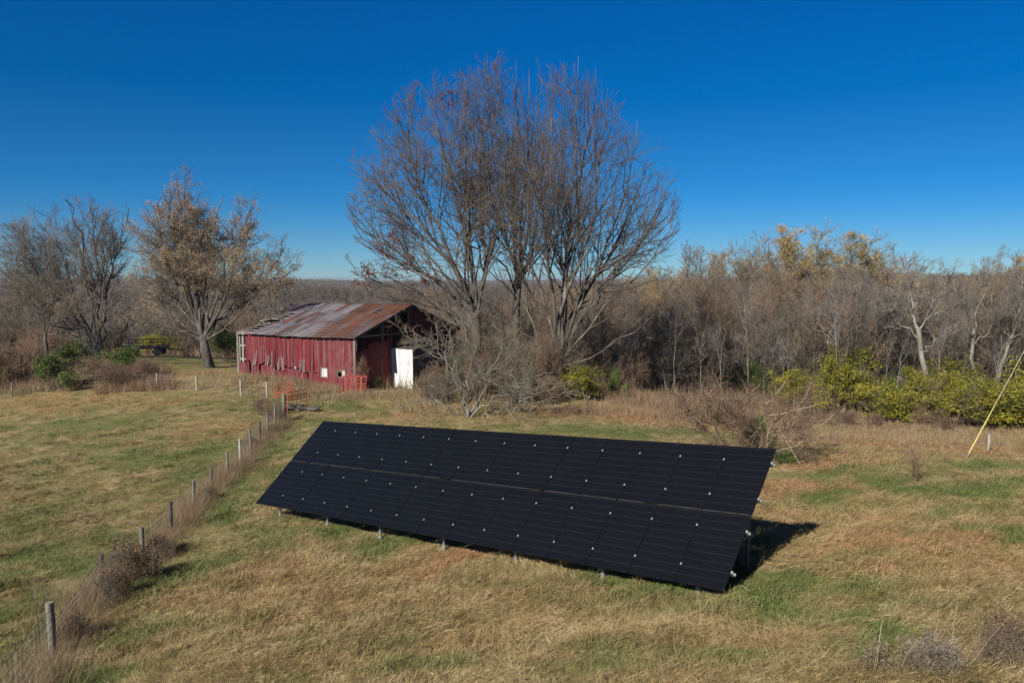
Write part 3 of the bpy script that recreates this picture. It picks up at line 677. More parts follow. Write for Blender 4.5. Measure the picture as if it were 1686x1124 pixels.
# corner post at the left end, pale
MB().bar(bp_(BL - .02, -.03, gb(BL, 0) - .2), bp_(BL - .02, -.03, EZ - .1), .14, col=(.45, .5, 0)).build('corner_post', M['barn_wood'], barn, origin=BO)
MB().bar(bp_(.06, -.045, gb(0, 0) - .2), bp_(.06, -.045, EZ - .2), .13, .04, up=(0, 1, 0), col=(.4, .45, 0)).build('corner_post', M['barn_wood'], barn, origin=BO)
# roof
def rp(s, q, side=0, n=0.0):   # q 0 eave .. 1 ridge, overhang below the eave
    wv = -.38 + q * (BW / 2 + .38); z = EZ + (RZ - EZ) * (wv / (BW / 2))
    z += -.10 * math.sin(math.pi * np.clip(s / BL, 0, 1)) * (1 - .3 * q) - .06 * max(0, s - 9) + n
    return bp_(s, wv if side == 0 else BW - wv, z)
m, t, b = new_mat('roof_metal'); M['roof_metal'] = m
a = t.nodes.new('ShaderNodeAttribute'); a.attribute_name = 'tone'; sp = t.nodes.new('ShaderNodeSeparateColor'); t.links.new(a.outputs['Color'], sp.inputs[0])
tc = t.nodes.new('ShaderNodeTexCoord')
# streaks run down the slope: stretch along the slope direction using object coordinates rotated to the roof
mp = t.nodes.new('ShaderNodeMapping'); mp.vector_type = 'TEXTURE'; mp.inputs['Rotation'].default_value = (0, 0, math.atan2(DW[1], DW[0])); mp.inputs['Scale'].default_value = (5, .35, 1.6); t.links.new(tc.outputs['Object'], mp.inputs[0])
n = node(t, 'ShaderNodeTexNoise', Scale=1.1, Detail=6, Roughness=.65); t.links.new(mp.outputs[0], n.inputs['Vector'])
n2 = noise(t, .5, 4, .6, tc.outputs['Object'])
f = math_(t, 'ADD', math_(t, 'MULTIPLY', math_(t, 'SUBTRACT', n.outputs['Fac'], .5), 1.5), math_(t, 'MULTIPLY_ADD', math_(t, 'SUBTRACT', n2, .5), .9, sp.outputs[0]))
c = ramp(t, f, [(.1, (.27, .245, .27)), (.32, (.19, .165, .18)), (.48, (.15, .09, .085)), (.62, (.17, .07, .045)), (.82, (.21, .10, .055)), (1, (.10, .06, .05))])
hsv = t.nodes.new('ShaderNodeHueSaturation'); t.links.new(c, hsv.inputs['Color']); t.links.new(math_(t, 'MULTIPLY_ADD', sp.outputs[1], .25, .80), hsv.inputs['Value'])
t.links.new(hsv.outputs[0], b.inputs['Base Color']); b.inputs['Roughness'].default_value = .6; b.inputs['Metallic'].default_value = .15
for side in (0, 1):
    mb = MB(); s = -.25; k = 0
    while s < BL + .15:
        wd = .62; rust = np.interp(s, [0, 3.2, 4.2, 5, 6.5, 9, 12], [.64, .60, .46, .24, .22, .34, .3]) + rng.normal() * .10
        cuts = [0, .36, .70, 1.0]
        for j in range(3):
            q0, q1 = cuts[j], cuts[j + 1]
            if side == 0:
                if s > 10.2 and j == 1: continue
                if s > 10.9 and j == 0: continue
                if s > 12.2 and j == 2: continue
                if 1.5 < s < 2.2 and j == 2: q0 = .86
            rj = np.clip(rust + rng.normal() * .10, 0, 1); br = rng.random(); lift = .012 * j + rng.uniform(0, .012)
            if side == 0 and s > 9.4: lift += rng.uniform(0, .06)
            e = s + wd + .01
            tw_ = rng.normal() * (.02 if s < 9 else .05)
            p = [rp(s, q0, side, lift), rp(e, q0, side, lift + tw_), rp(e, q1 + .02, side, lift), rp(s, q1 + .02, side, lift)]
            mb.hexa(p + [x + np.array([0, 0, .012]) for x in p], (rj, br, 0))
            for r_ in (0.03, .22, .41, .60):
                a_ = rp(s + r_, q0, side, lift + .022); b_ = rp(s + r_, q1, side, lift + .022); mb.bar(a_, b_, .04, .03, col=(rj, br * .8, 0))
        s += wd; k += 1
    mb.build('roof_slope', M['roof_metal'], barn, origin=BO)
mb = MB()
for side in (0, 1):
    s = -.2
    while s < BL + .2:
        mb.bar(rp(s, 0.01, side, -.11), rp(s, 1, side, -.11), .06, .14, col=(.2, .2, 0)); s += .78
mb.build('rafters', M['barn_dark_wood'], barn, origin=BO)
mb = MB()
for side in (0, 1):
    for q in np.linspace(.03, .98, 15):
        e = BL + .25 + rng.uniform(-.5, .1) if side == 0 else BL
        a_, b_ = rp(-.22, q, side, -.025), rp(min(8.5, e), q, side, -.025); mb.bar(a_, b_, .15, .025, col=(.5, .5, 0))
        x = 8.5
        while x < e:
            x2 = min(x + rng.uniform(.9, 1.8), e)
            if rng.random() < .88: mb.bar(rp(x, q, side, -.02 + rng.normal() * .03), rp(x2, q + rng.normal() * .006, side, -.02 + rng.normal() * .04), .19, .025, col=(1, 1, 0))
            x = x2 + .05
mb.build('roof_laths', M['barn_wood'], barn, origin=BO)
MB().bar(rp(-.28, 0, 0, -.06), rp(-.28, 1, 0, -.06), .04, .2, col=(.3, .2, 0)).bar(rp(-.28, 0, 1, -.06), rp(-.28, 1, 1, -.06), .04, .2, col=(.3, .2, 0)).build('barge_board', M['barn_dark_wood'], barn, origin=BO)
# windows
for i, (W, hh) in enumerate(((W1, hl[0]), (W2, hl[1]))):
    s0, s1, za, zb = hh
    mb = MB(); fwid = .07
    mb.bar(f_long(s0 - .03, za, .04), f_long(s1 + .03, za, .04), .04, fwid * .6, col=(.5, .4, 0)); mb.bar(f_long(s0 - .03, zb, .04), f_long(s1 + .03, zb, .04), .04, fwid * .6, col=(.5, .4, 0))
    mb.bar(f_long(s0, za, .04), f_long(s0, zb, .04), fwid * .6, .04, up=(DW[0], DW[1], 0), col=(.5, .4, 0)); mb.bar(f_long(s1, za, .04), f_long(s1, zb, .04), fwid * .6, .04, up=(DW[0], DW[1], 0), col=(.5, .4, 0))
    fr = mb.build('window', M['barn_wood'], barn, origin=BO, label='small window opening with pale paper in it' if i == 0 else 'small dark window opening with loose grey boards')
    g = MB()
    if i == 0: g.box(f_long(s0 + .05, za + .04, -.02), (DL * (s1 - s0 - .1)).tolist() + [0], (0, 0, zb - za - .08), (-DW * .02).tolist() + [0]); g.build('pane', M['old_glass'], fr, origin=(0, 0, 0))
    else: g.box(f_long(s0 + .05, za + .04, .0), (DL * .28).tolist() + [0], (0, 0, zb - za - .08), (-DW * .02).tolist() + [0]); g.build('loose_board', M['barn_wood'], fr, origin=(0, 0, 0))
    fr.children[0].location = tuple(-BO)
# white lean-to box on the gable
wa = 4.05; ext = 2.15; wb = wa + 2.3; ztop = -5.33
def fx_white(e_, z, n): q = bp_(-e_, wa, z); q[:2] -= DW * n; return q
def fx_grey(w_, z, n): q = bp_(-ext, w_, z); q[:2] -= DL * n; return q
mb = MB(); planks(mb, fx_white, lambda e_: gb(-e_, wa) - .2, lambda e_: ztop, .03, ext, pw=.13, gap=.006, wfun=lambda s: .12 * rng.random(), thick=.02)
mb.build('white_side', M['barn_white'], barn, origin=BO)
mb = MB(); planks(mb, fx_grey, lambda e_: gb(-ext, wa) - .2, lambda e_: ztop, wa, wb, pw=.16, gap=.006, wfun=lambda s: .5 + .3 * rng.random(), thick=.02)
mb.build('lean_to_front', M['shaded_boards'], barn, origin=BO)  # shade on this side of the white box is put into its dark grey colour
mb = MB(); mb.box(bp_(.0, wa - .1, ztop + .02), (np.append(-DL, 0) * (ext + .12)), np.append(DW, 0) * (wb - wa + .2), (0, 0, .06)); mb.build('lean_to_roof', M['barn_dark_wood'], barn, origin=BO)

# ================================================================== FENCES
simple('post_wood', (.17, .15, .125), .9, nscale=8, amt=.45); simple('post_dark', (.085, .07, .06), .9, nscale=8, amt=.4); simple('post_pale', (.33, .31, .27), .9, nscale=8, amt=.3)
simple('fence_wire', (.2, .19, .18), .5, .3); simple('red_steel', (.30, .035, .025), .6, .1, nscale=3, amt=.3); simple('orange_steel', (.40, .065, .03), .6, .1, nscale=3, amt=.3)
simple('yellow_plastic', (.55, .47, .14), .5, nscale=3, amt=.12); simple('cable', (.50, .46, .30), .5, .2); simple('rust_iron', (.09, .045, .035), .8, .1, nscale=4, amt=.4)
def fence(name, posts, label, rows=7, dv=.3, origin=None, post_r=.065, vines=True):
    pts = []
    for (px, py, top, mat, rr_) in posts:
        g = G(px, py) if py else None; d = g @ FW; pts.append((g, (py - top) / F * d, mat, rr_))
    o = empty(name, pts[len(pts) // 2][0], label=label, cat='fence'); O = np.array(o.location); r_ = np.random.default_rng(len(posts))
    for g, hh, mat, rr_ in pts:
        tl = r_.normal(size=2) * .012
        V = MB().tube([g - [0, 0, .25], g + [tl[0] * .5, tl[1] * .5, hh * .5], g + [tl[0], tl[1], hh]], rr_, 12, r1=rr_ * .92); V.build('post', M[mat], o, origin=O)
    w_ = MB()
    for (a, ha, _, _), (b_, hb, _, _) in zip(pts[:-1], pts[1:]):
        n = max(2, int(np.linalg.norm(b_ - a) / dv)); Pm = []
        for i in range(n + 1):
            q = a + (b_ - a) * i / n; z = float(h(q[0], q[1])) * .5 + q[2] * .5; Pm.append(np.array([q[0], q[1], z]))
        for j in range(rows):
            hh = .08 + (min(ha, hb) - .16) * (j / (rows - 1)) ** 1.25
            w_.tube([p + np.array([.0, 0, hh + r_.normal() * .008]) for p in Pm], 0.0045, 3)
        for p in Pm[1:-1]: w_.tube([p + np.array([0, 0, .08]), p + np.array([0, 0, min(ha, hb) - .08])], .0035, 3)
    w_.build('wire_mesh', M['fence_wire'], o, origin=O)
    return pts
f1 = [(-75, 1330, 1180, 'post_dark', .06), (89, 1083, 986, 'post_wood', .075), (168, 962, 912, 'post_dark', .06), (235, 925, 865, 'post_wood', .065), (282, 880, 824, 'post_dark', .06), (319, 836, 791, 'post_wood', .06),
      (349, 806, 768, 'post_dark', .04), (375, 785, 742, 'post_wood', .06), (396, 766, 722, 'post_pale', .06), (413, 745, 706, 'post_wood', .06), (428, 729, 692, 'post_dark', .055), (441, 713, 679, 'post_wood', .055), (453, 702, 666, 'post_wood', .055), (468, 692, 647, 'post_wood', .12)]
F1 = fence('wire_fence', f1, 'woven wire fence on round wooden posts running up the slope left of the solar array')
f2 = [(468, 692, 650, 'post_dark', .07), (440, 655, 628, 'post_pale', .07), (397, 652, 625, 'post_pale', .075), (324, 643, 618, 'post_pale', .07), (259, 637, 613, 'post_pale', .06), (200, 634, 612, 'post_wood', .05), (120, 640, 618, 'post_wood', .05), (20, 652, 628, 'post_wood', .05), (-60, 662, 640, 'post_wood', .05)]
f2 = f2[1:]
fence('wire_fence', f2, 'low wire fence with short pale posts crossing the grass in front of the barn', rows=5, dv=.5)

# ------------------------------------------------------------------ gates, hay ring, implement, guy wire
def gate(p, az, wdt, hgt, nr_, nv, mat, label, tilt=0.0, dbl=False):
    o = empty('farm_gate', p, az, label=label, cat='gate'); c, s_ = math.cos(tilt), math.sin(tilt)
    T = lambda x, z, y=0: (x, y * c + z * s_, z * c + .04)
    m_ = MB()
    m_.tube([T(0, 0), T(0, hgt)], .028, 8).tube([T(wdt, 0), T(wdt, hgt)], .028, 8).tube([T(0, hgt), T(wdt, hgt)], .028, 8).tube([T(0, 0), T(wdt, 0)], .028, 8)
    m_.build('gate_frame', M[mat], o)
    for j in range(1, nr_): MB().tube([T(0, hgt * j / nr_), T(wdt, hgt * j / nr_)], .022, 6).build('crossbar', M[mat], o)
    for j in range(1, nv): MB().bar(T(wdt * j / nv, 0, .035), T(wdt * j / nv, hgt, .035), .05, .012, up=(0, 1, 0)).build('upright', M[mat], o)
    return o
p = G(559, 648); gate(p, R(-14), 1.95, 1.12, 5, 5, 'red_steel', 'red tube farm gate leaning on the foot of the barn below its dark window', tilt=.25)
q = G(563, 646); gate(q + [0, .35, 0], R(-10), 1.7, 1.2, 4, 4, 'red_steel', 'second red farm panel standing close behind the leaning gate by the barn corner', tilt=.12)
p = G(473, 679); gate(p, R(66), 1.7, 1.25, 5, 2, 'orange_steel', 'orange red farm gate hung open beside the thick corner post of the fence', tilt=-.08)
# bale ring
p = G(462, 660); o = empty('hay_ring', p + [0, .9, .0], label='bright orange round hay feeder ring tipped over behind the fence corner', cat='hay feeder')
def ringpts(z, r_=.62, a0=0, a1=6.283, n=28): return [(r_ * math.cos(a0 + (a1 - a0) * i / n), r_ * math.sin(a0 + (a1 - a0) * i / n) * .95, z + .28 * math.sin(a0 + (a1 - a0) * i / n)) for i in range(n + 1)]
for z in (.25, .55, .85): MB().tube(ringpts(z), .024, 6).build('hoop', M['orange_steel'], o)
for i in range(10):
    a_ = i * .628; x, y = .62 * math.cos(a_), .59 * math.sin(a_); zz = .28 * math.sin(a_); MB().tube([(x, y, .25 + zz), (x * 1.0, y * 1.0, .85 + zz)], .018, 6).build('bar', M['orange_steel'], o)
# log pile beside the gate
rng = np.random.default_rng(12)
p0 = G(492, 672)
for i in range(16):
    rr_ = rng.uniform(.05, .11); L_ = rng.uniform(.5, 1.3); x = rng.uniform(-.7, .9); y = rng.uniform(-.5, .5); z = .08 + rng.random() * .22 * (1 - abs(x)); a_ = rng.uniform(-.5, .5)
    q = p0 + np.array([x, y, 0]); q[2] = float(h(q[0], q[1])) + z
    d_ = np.array([math.cos(a_), math.sin(a_), rng.normal() * .12]) * L_ / 2
    o = MB().tube([-d_, d_], rr_, 8, r1=rr_ * .8).build('log', M['bark_dark'] if i % 3 else M['bark_grey'], None, loc=q, label='short dark log in the low pile beside the orange gate', cat='log', group='logs piled by the fence corner')
# rusty implement under the left trees
p = G(236, 590); p = col(236, 80); o = empty('farm_trailer', p, R(12), label='rust brown flat farm trailer half lost in brush between the two left trees', cat='trailer')
MB().box((-2.1, -.9, .75), (4.2, 0, 0), (0, 1.8, 0), (0, 0, .12)).build('bed', M['rust_iron'], o, bevel=.01)
m_ = MB()
for x in np.linspace(-2.05, 2.0, 7):
    m_.bar((x, -.9, .87), (x, -.9, 1.7), .06)
for z in (1.1, 1.4, 1.7): m_.bar((-2.1, -.94, z), (2.1, -.94, z), .04, .09)
m_.build('side_rack', M['rust_iron'], o)
for x in (-1.3, 1.3):
    for y in (-.98, .80):
        MB().tube([(x, y, .42), (x, y + .18, .42)], .42, 18).build('wheel', M['bark_dark'], o)
MB().bar((2.1, 0, .7), (3.6, 0, .45), .1).build('drawbar', M['rust_iron'], o)
# guy wire with yellow guard
g0 = G(1592, 751); gd = g0 @ FW
tdir = (at(1686, 578, gd + 2.4) - g0); tdir /= np.linalg.norm(tdir)
o = empty('guy_wire', g0, label='taut pole guy wire with a yellow plastic guard rising out of the field at right', cat='guy wire')
Lg = np.linalg.norm(at(1643, 660, gd + 1.3) - g0)
MB().tube([np.zeros(3), tdir * Lg], .024, 8).build('yellow_guard', M['yellow_plastic'], o, smooth=True)
MB().tube([tdir * Lg * .98, tdir * 9.5], .014, 6).build('cable', M['cable'], o)
MB().tube([(0, 0, -.2), (0, 0, .06)], .03, 8).tube([(0, 0, .04), tuple(tdir * .25)], .018, 6).build('ground_anchor', M['galvanised'], o)
pp_ = G(1627, 742); o = empty('marker_post', pp_, label='small pale marker post standing in the brown weeds near the yellow guy wire', cat='post'); MB().tube([(0, 0, -.1), (.02, 0, .75)], .045, 8).build('post', M['post_pale'], o); MB().tube([(.02, 0, .74), (.02, 0, .80)], .055, 8).build('cap', M['post_wood'], o)

# ================================================================== THE BIG BARE TREES
def limb(pts, d0, ddep, K_, rng, wig):
    q = []; n = len(pts) - 1
    for i, (px, py) in enumerate(pts): q.append(at(px, py, d0 + ddep * (i / n) ** 1.3))
    return spline(q, K_, rng, wig)
def hero(name, base_px, trunk_pts, limbs, d0, r0, lr, seed, label, env=None, mats=('bark_grey', 'twig_grey'), n=(12, 6, 3.4, 1.7), dspread=5.0, ground=None, lf=(.42, .44, .5, .7), ang=(24, 68), up=(.11, .07, .05, .03), twr=.0085, leaf=None, cat='tree', group=None, kk=12, wig=.10):
    rng = np.random.default_rng(seed)
    base = col(base_px, d0); o = empty(name, base, label=label, cat=cat, group=group)
    T0 = [base - [0, 0, .3]] + [at(px, py, d0) for px, py in trunk_pts]
    tr = spline(T0, 10, rng, .03); k = np.linspace(0, 1, 10); trr = r0 * (1 - .30 * k) * (1 + .55 * np.exp(-k * 14))
    LP = []; LR = []
    for i, (pts, rs) in enumerate(limbs):
        dd = rng.uniform(-1, 1) * dspread; LP.append(limb(pts, d0, dd, kk, rng, wig)); k = np.linspace(0, 1, kk); LR.append(lr * .74 * rs * (1 - .95 * k ** .7) + .012)
    LP = np.array(LP); LR = np.array(LR)
    c = base + [0, 0, 4]
    a = sprout(LP, LR, n[0], (.18, .97), ang, lf[0], 8, rng, up[0], .13, env, .014, .72, out=c)
    b = sprout(*a, n[1], (.15, .97), ang, lf[1], 6, rng, up[1], .11, env, twr * 1.25)
    c_ = sprout(*b, n[2], (.12, .98), (20, 50), lf[2], 4, rng, up[2], .14, env, twr)
    d = sprout(*c_, n[3], (.1, 1), (20, 55), lf[3], 3, rng, up[3], .16, env, twr * .8, lmin=.35)
    v, q = merge([tubes(tr[None], trr[None], 12), tubes(LP, LR, 8)]); obj('trunk', mesh_np('trunk', v - base, q, None, [M[mats[0]]], smooth=True), o)
    v, q = tubes(*a, 5); obj('boughs', mesh_np('boughs', v - base, q, None, [M[mats[0]]], smooth=True), o)
    v, q = merge([tubes(*b, 4), tubes(*c_, 3), tubes(*d, 3)]); obj('crown', mesh_np('crown', v - base, q, None, [M[mats[1]]]), o)
    tips = np.concatenate([d[0][:, 1:].reshape(-1, 3), c_[0][:, 2:].reshape(-1, 3)])
    if leaf:
        n_, sz, mt, sel = leaf
        tt = tips[sel(tips)] if sel else tips
        if len(tt): obj('leaves', leaf_mesh('leaves', tt, n_, sz, M[mt], rng, .12, origin=base), o)
    return o
def ell(cx, cy, d, rx, rz_, ry):
    C_ = at(cx, cy, d)
    def f(p): e = (p - C_) / np.array([rx, ry, rz_]); low = e[:, 2] < 0; e[:, 2] = np.where(low, e[:, 2] * .75, e[:, 2]); return (e ** 2).sum(1) < 1
    return f
D0 = 56.0
E0 = ell(840, 352, D0, 12.0, 11.0, 9.5)
def lobes(L, d):
    fs = [ell(px, py, d, r_ / F * d, rz_ / F * d, r_ / F * d * 1.1) for px, py, r_, rz_ in L]
    def f(p):
        m_ = fs[0](p)
        for g in fs[1:]: m_ |= g(p)
        return m_
    return f
def near_px(cx, cy, rpx):
    def f(p):
        q = CX + F * (p @ RT) / (p @ FW); r_ = CY - F * (p @ UP) / (p @ FW)
        return (((q - cx) / rpx) ** 2 + ((r_ - cy) / rpx) ** 2) < 1
    return f
oakc = [at(748, 165, D0 + 1), at(650, 420, D0 - 1.5), at(612, 450, D0 - 1), at(700, 455, D0 - 2), at(640, 400, D0 + 1), at(590, 470, D0)]
oakr = [1.1, 1.5, 1.2, 1.3, 1.0, .8]
def oak_sel(t): 
    m_ = np.zeros(len(t), bool)
    for c, r_ in zip(oakc, oakr): m_ |= ((t - c) ** 2).sum(1) < r_ ** 2
    return m_
hero('bare_tree', 785, [(786, 600), (784, 545), (784, 515)], [
    ([(784, 520), (768, 470), (720, 400), (690, 300), (655, 205)], 1.0), ([(784, 520), (796, 450), (793, 350), (786, 250), (748, 150)], 1.1),
    ([(780, 530), (735, 475), (660, 420), (600, 375), (566, 345)], .8), ([(782, 525), (755, 445), (700, 380), (640, 320), (598, 290)], .85),
    ([(785, 515), (776, 430), (752, 330), (725, 230), (702, 155)], 1.0), ([(786, 520), (806, 430), (832, 330), (826, 200), (820, 125)], .9),
    ([(778, 540), (722, 495), (655, 475), (600, 455), (572, 420)], .6), ([(782, 520), (745, 440), (670, 360), (640, 270), (625, 240)], .75),
    ([(790, 480), (812, 430), (850, 400), (890, 380)], .4), ([(776, 550), (740, 520), (690, 500), (650, 490)], .5), ([(780, 535), (735, 480), (670, 440), (620, 410), (585, 395)], .6), ([(783, 530), (770, 490), (740, 460), (700, 440), (640, 445)], .5), ([(784, 520), (778, 440), (768, 330), (765, 220), (772, 135)], .8), ([(783, 522), (740, 420), (695, 320), (672, 240), (680, 185)], .8), ([(783, 524), (730, 450), (660, 370), (600, 320), (585, 300)], .6)],
    D0, .42, .20, 21, 'tall bare tree with rust red leaf clusters, left of three behind the array', env=E0, leaf=(1500, .085, 'leaf_rust', oak_sel), group='three great bare trees behind the array', mats=('bark_grey', 'twig_oak'))
hero('bare_tree', 846, [(847, 600), (851, 520), (853, 470)], [
    ([(853, 480), (854, 440), (856, 350), (871, 250), (873, 112)], 1.25), ([(853, 470), (832, 390), (802, 280), (777, 130)], .9),
    ([(853, 465), (882, 380), (892, 280), (906, 108)], .95), ([(853, 490), (820, 430), (760, 395), (700, 330)], .6), ([(853, 470), (900, 405), (950, 365), (985, 330)], .55),
    ([(853, 470), (842, 380), (845, 280), (845, 125)], .8), ([(852, 500), (835, 470), (790, 440), (750, 430)], .4), ([(853, 470), (835, 380), (812, 250), (798, 112)], .8), ([(853, 470), (862, 380), (880, 250), (888, 98)], .8), ([(853, 470), (848, 350), (852, 220), (850, 100)], .7), ([(853, 480), (870, 430), (920, 300), (930, 105)], .7)],
    D0 + 3, .34, .19, 22, 'tall bare tree with one straight dark trunk, middle of the three behind the array', env=E0, n=(6, 4.5, 3.2, 1.5), group='three great bare trees behind the array', mats=('bark_dark', 'twig_oak'))
hero('bare_tree', 920, [(920, 620), (920, 596)], [
    ([(920, 600), (926, 500), (940, 400), (946, 250), (950, 98)], 1.2), ([(920, 600), (932, 490), (972, 380), (992, 250), (1005, 142)], 1.05),
    ([(921, 598), (942, 520), (992, 420), (1032, 300), (1052, 200)], 1.0), ([(921, 600), (952, 535), (1032, 430), (1082, 360), (1108, 292)], .85),
    ([(919, 600), (911, 520), (900, 420), (905, 300), (916, 112)], 1.1), ([(918, 602), (900, 510), (870, 430), (842, 330), (830, 205)], .9),
    ([(921, 600), (930, 480), (936, 380), (968, 240), (982, 115)], 1.0), ([(922, 600), (962, 545), (1040, 465), (1098, 390), (1106, 350)], .65), ([(918, 605), (890, 560), (868, 500), (872, 420), (880, 300)], .7),
    ([(922, 595), (955, 500), (1010, 400), (1062, 290), (1085, 260)], .8), ([(924, 600), (985, 580), (1050, 540), (1095, 500)], .35), ([(922, 598), (960, 520), (1020, 430), (1075, 400), (1110, 385)], .6), ([(922, 598), (950, 500), (990, 440), (1040, 420), (1080, 425)], .5)],
    D0 - 1, .42, .20, 23, 'widest bare tree, many stems fanning from one low base, right of three', env=E0, dspread=6, group='three great bare trees behind the array', mats=('bark_grey', 'twig_oak'))

E1 = ell(340, 400, 68, 8.3, 7.0, 7.5)
hero('maple_tree', 341, [(341, 590), (337, 568), (334, 552)], [
    ([(334, 555), (300, 500), (255, 440), (225, 370)], .9), ([(334, 555), (322, 480), (312, 380), (300, 325), (318, 275)], 1.1), ([(335, 552), (345, 470), (352, 400), (368, 320)], 1.0),
    ([(336, 555), (368, 480), (400, 400), (424, 318)], 1.0), ([(338, 558), (385, 510), (440, 455), (468, 385)], .9), ([(338, 560), (385, 530), (440, 470), (500, 438)], .7), ([(333, 560), (290, 530), (245, 500), (215, 470)], .7),
    ([(334, 555), (290, 450), (262, 380), (262, 320)], .9), ([(334, 555), (300, 440), (285, 350), (290, 290)], .8), ([(336, 552), (370, 450), (390, 380), (395, 330)], .8), ([(334, 555), (325, 510), (290, 480), (262, 440)], .6), ([(336, 552), (352, 500), (385, 460), (420, 430)], .6), ([(335, 552), (330, 480), (335, 400), (345, 340)], .8), ([(334, 556), (280, 540), (240, 530)], .5)],
    68, .45, .20, 31, 'broad maple still holding thin tan leaves, left of the barn', env=lobes([(312, 345, 42, 78), (255, 395, 52, 66), (385, 385, 40, 66), (428, 385, 26, 76), (450, 430, 68, 52), (345, 450, 95, 85), (258, 460, 70, 64), (488, 448, 36, 26), (335, 375, 50, 60)], 68), dspread=5, leaf=(84000, .046, 'leaf_tan', None), n=(16, 7, 4, 2), mats=('bark_grey', 'twig_grey'), lf=(.40, .45, .5, .6), ang=(30, 75), wig=.22)
hero('bare_tree', 160, [(160, 585), (158, 572)], [
    ([(158, 578), (135, 535), (90, 480), (40, 420), (8, 375)], 1.0), ([(158, 578), (140, 520), (105, 430), (70, 370), (48, 335)], .9), ([(159, 575), (150, 500), (140, 420), (122, 360), (108, 335)], .9),
    ([(160, 575), (165, 500), (160, 420), (150, 360), (150, 318)], .8), ([(161, 578), (168, 510), (182, 440), (200, 380), (210, 340)], 1.0), ([(160, 580), (120, 550), (60, 490), (5, 450), (-30, 430)], .8), ([(162, 580), (172, 530), (180, 470), (180, 400), (178, 350)], .9), ([(160, 575), (150, 480), (128, 410), (110, 380)], .7)],
    71, .40, .17, 32, env=lobes([(112, 400, 48, 92), (60, 410, 62, 66), (165, 400, 42, 78), (20, 440, 60, 56), (110, 470, 100, 70), (195, 400, 24, 66)], 71), label='bare grey tree splitting low into two leaning trunks, far left', dspread=5, n=(16, 8, 4, 2), mats=('bark_dark', 'twig_grey'), twr=.010, wig=.2)
hero('small_tree', 76, [(76, 570), (74, 545)], [([(74, 548), (60, 510), (35, 480), (20, 470)], .6), ([(75, 548), (84, 510), (90, 480), (85, 462)], .6), ([(75, 550), (100, 520), (125, 500), (140, 495)], .5), ([(74, 548), (70, 500), (60, 470)], .5), ([(74, 552), (40, 530), (10, 515)], .5)],
    64, .16, .12, 33, 'small dark bare tree in front of the left trees by the bushes', dspread=3, n=(8, 5, 4, 2), mats=('bark_dark', 'twig_brown'), twr=.008)

# ================================================================== SHRUBS
def shrub(name, w_, h_, seed, nst=14, n=(6, 5, 3), leaf=None, matb='twig_brown', matt='twig_brown', lean=.5, r=.022, twr=.005, lf=(.45, .5, .5), up=(.06, .04, .02), wig=.14, kk=7, ang=(20, 60)):
    rng = np.random.default_rng(seed); LP = []; LR = []
    for i in range(nst):
        a = rng.uniform(0, 6.283); q = rng.random() ** .6; L = h_ * rng.uniform(.7, 1.05); rad = w_ / 2 * q
        b0 = np.array([math.cos(a), math.sin(a), 0]) * rad * (.15 if nst < 20 else .55); b0[2] = -.1
        tip = np.array([math.cos(a) * rad, math.sin(a) * rad, L * math.sqrt(max(.15, 1 - (q * lean) ** 2 * 1.0))])
        mid = b0 * .6 + tip * .4; mid[2] = tip[2] * .55
        LP.append(spline([b0, mid, tip], kk, rng, .02 * h_)); k = np.linspace(0, 1, kk); LR.append(r * (1 - .85 * k))
    LP = np.array(LP); LR = np.array(LR)
    a = sprout(LP, LR, n[0], (.2, .98), ang, lf[0], 5, rng, up[0], wig, None, twr * 1.3)
    b = sprout(*a, n[1], (.15, .98), ang, lf[1], 4, rng, up[1], wig, None, twr)
    c = sprout(*b, n[2], (.1, 1), ang, lf[2], 3, rng, up[2], wig, None, twr * .8, lmin=.18)
    allt = merge([tubes(LP, LR, 5), tubes(*a, 3)]); tw = merge([tubes(*b, 3), tubes(*c, 3)])
    sm = mesh_np(name + '_stems', *allt, None, [M[matb]]); tm = mesh_np(name + '_twigs', *tw, None, [M[matt]]); lm = None
    if leaf:
        tips = np.concatenate([c[0][:, 1:].reshape(-1, 3), b[0][:, 2:].reshape(-1, 3)]); tips = tips[tips[:, 2] > .05]
        lm = leaf_mesh(name + '_leaves', tips, leaf[0], leaf[1], M[leaf[2]], rng, leaf[3])
    return sm, tm, lm
def put_shrub(name, pr, p, sx=1.0, sz=1.0, rz=0.0, **k):
    o = empty(name, p, rz, **k); o.scale = (sx, sx, sz); obj('stems', pr[0], o); obj('twigs', pr[1], o)
    if pr[2] is not None: obj('leaves', pr[2], o)
    return o
YB = [shrub('yb%d' % i, (3.2, 2.6, 3.8, 2.9)[i], (2.5, 2.9, 2.1, 2.6)[i], 50 + i, (18, 13, 20, 15)[i], (5, 4, 2), (8500, .055, 'leaf_yellow', .13), lean=.7, wig=.2) for i in range(4)]
GB = [shrub('gb%d' % i, 3.0, 2.2, 60 + i, 20, (5, 4, 2), (5200, .06, 'leaf_green', .15), lean=.9) for i in range(2)]
RB = [shrub('rb%d' % i, 2.4, 2.2, 70 + i, 30, (6, 4, 2), None, matb='twig_red', matt='twig_red', lean=.8) for i in range(2)]
RL = shrub('rl', 2.4, 2.0, 75, 26, (6, 4, 2), (900, .05, 'leaf_rust', .1), matb='twig_red', matt='twig_red', lean=.8)
BB = [shrub('bb%d' % i, 3.4, 3.4, 80 + i, 22, (7, 5, 3), None, matb='bark_grey', matt='twig_brown', lean=.8, r=.03) for i in range(2)]
rng = np.random.default_rng(77)
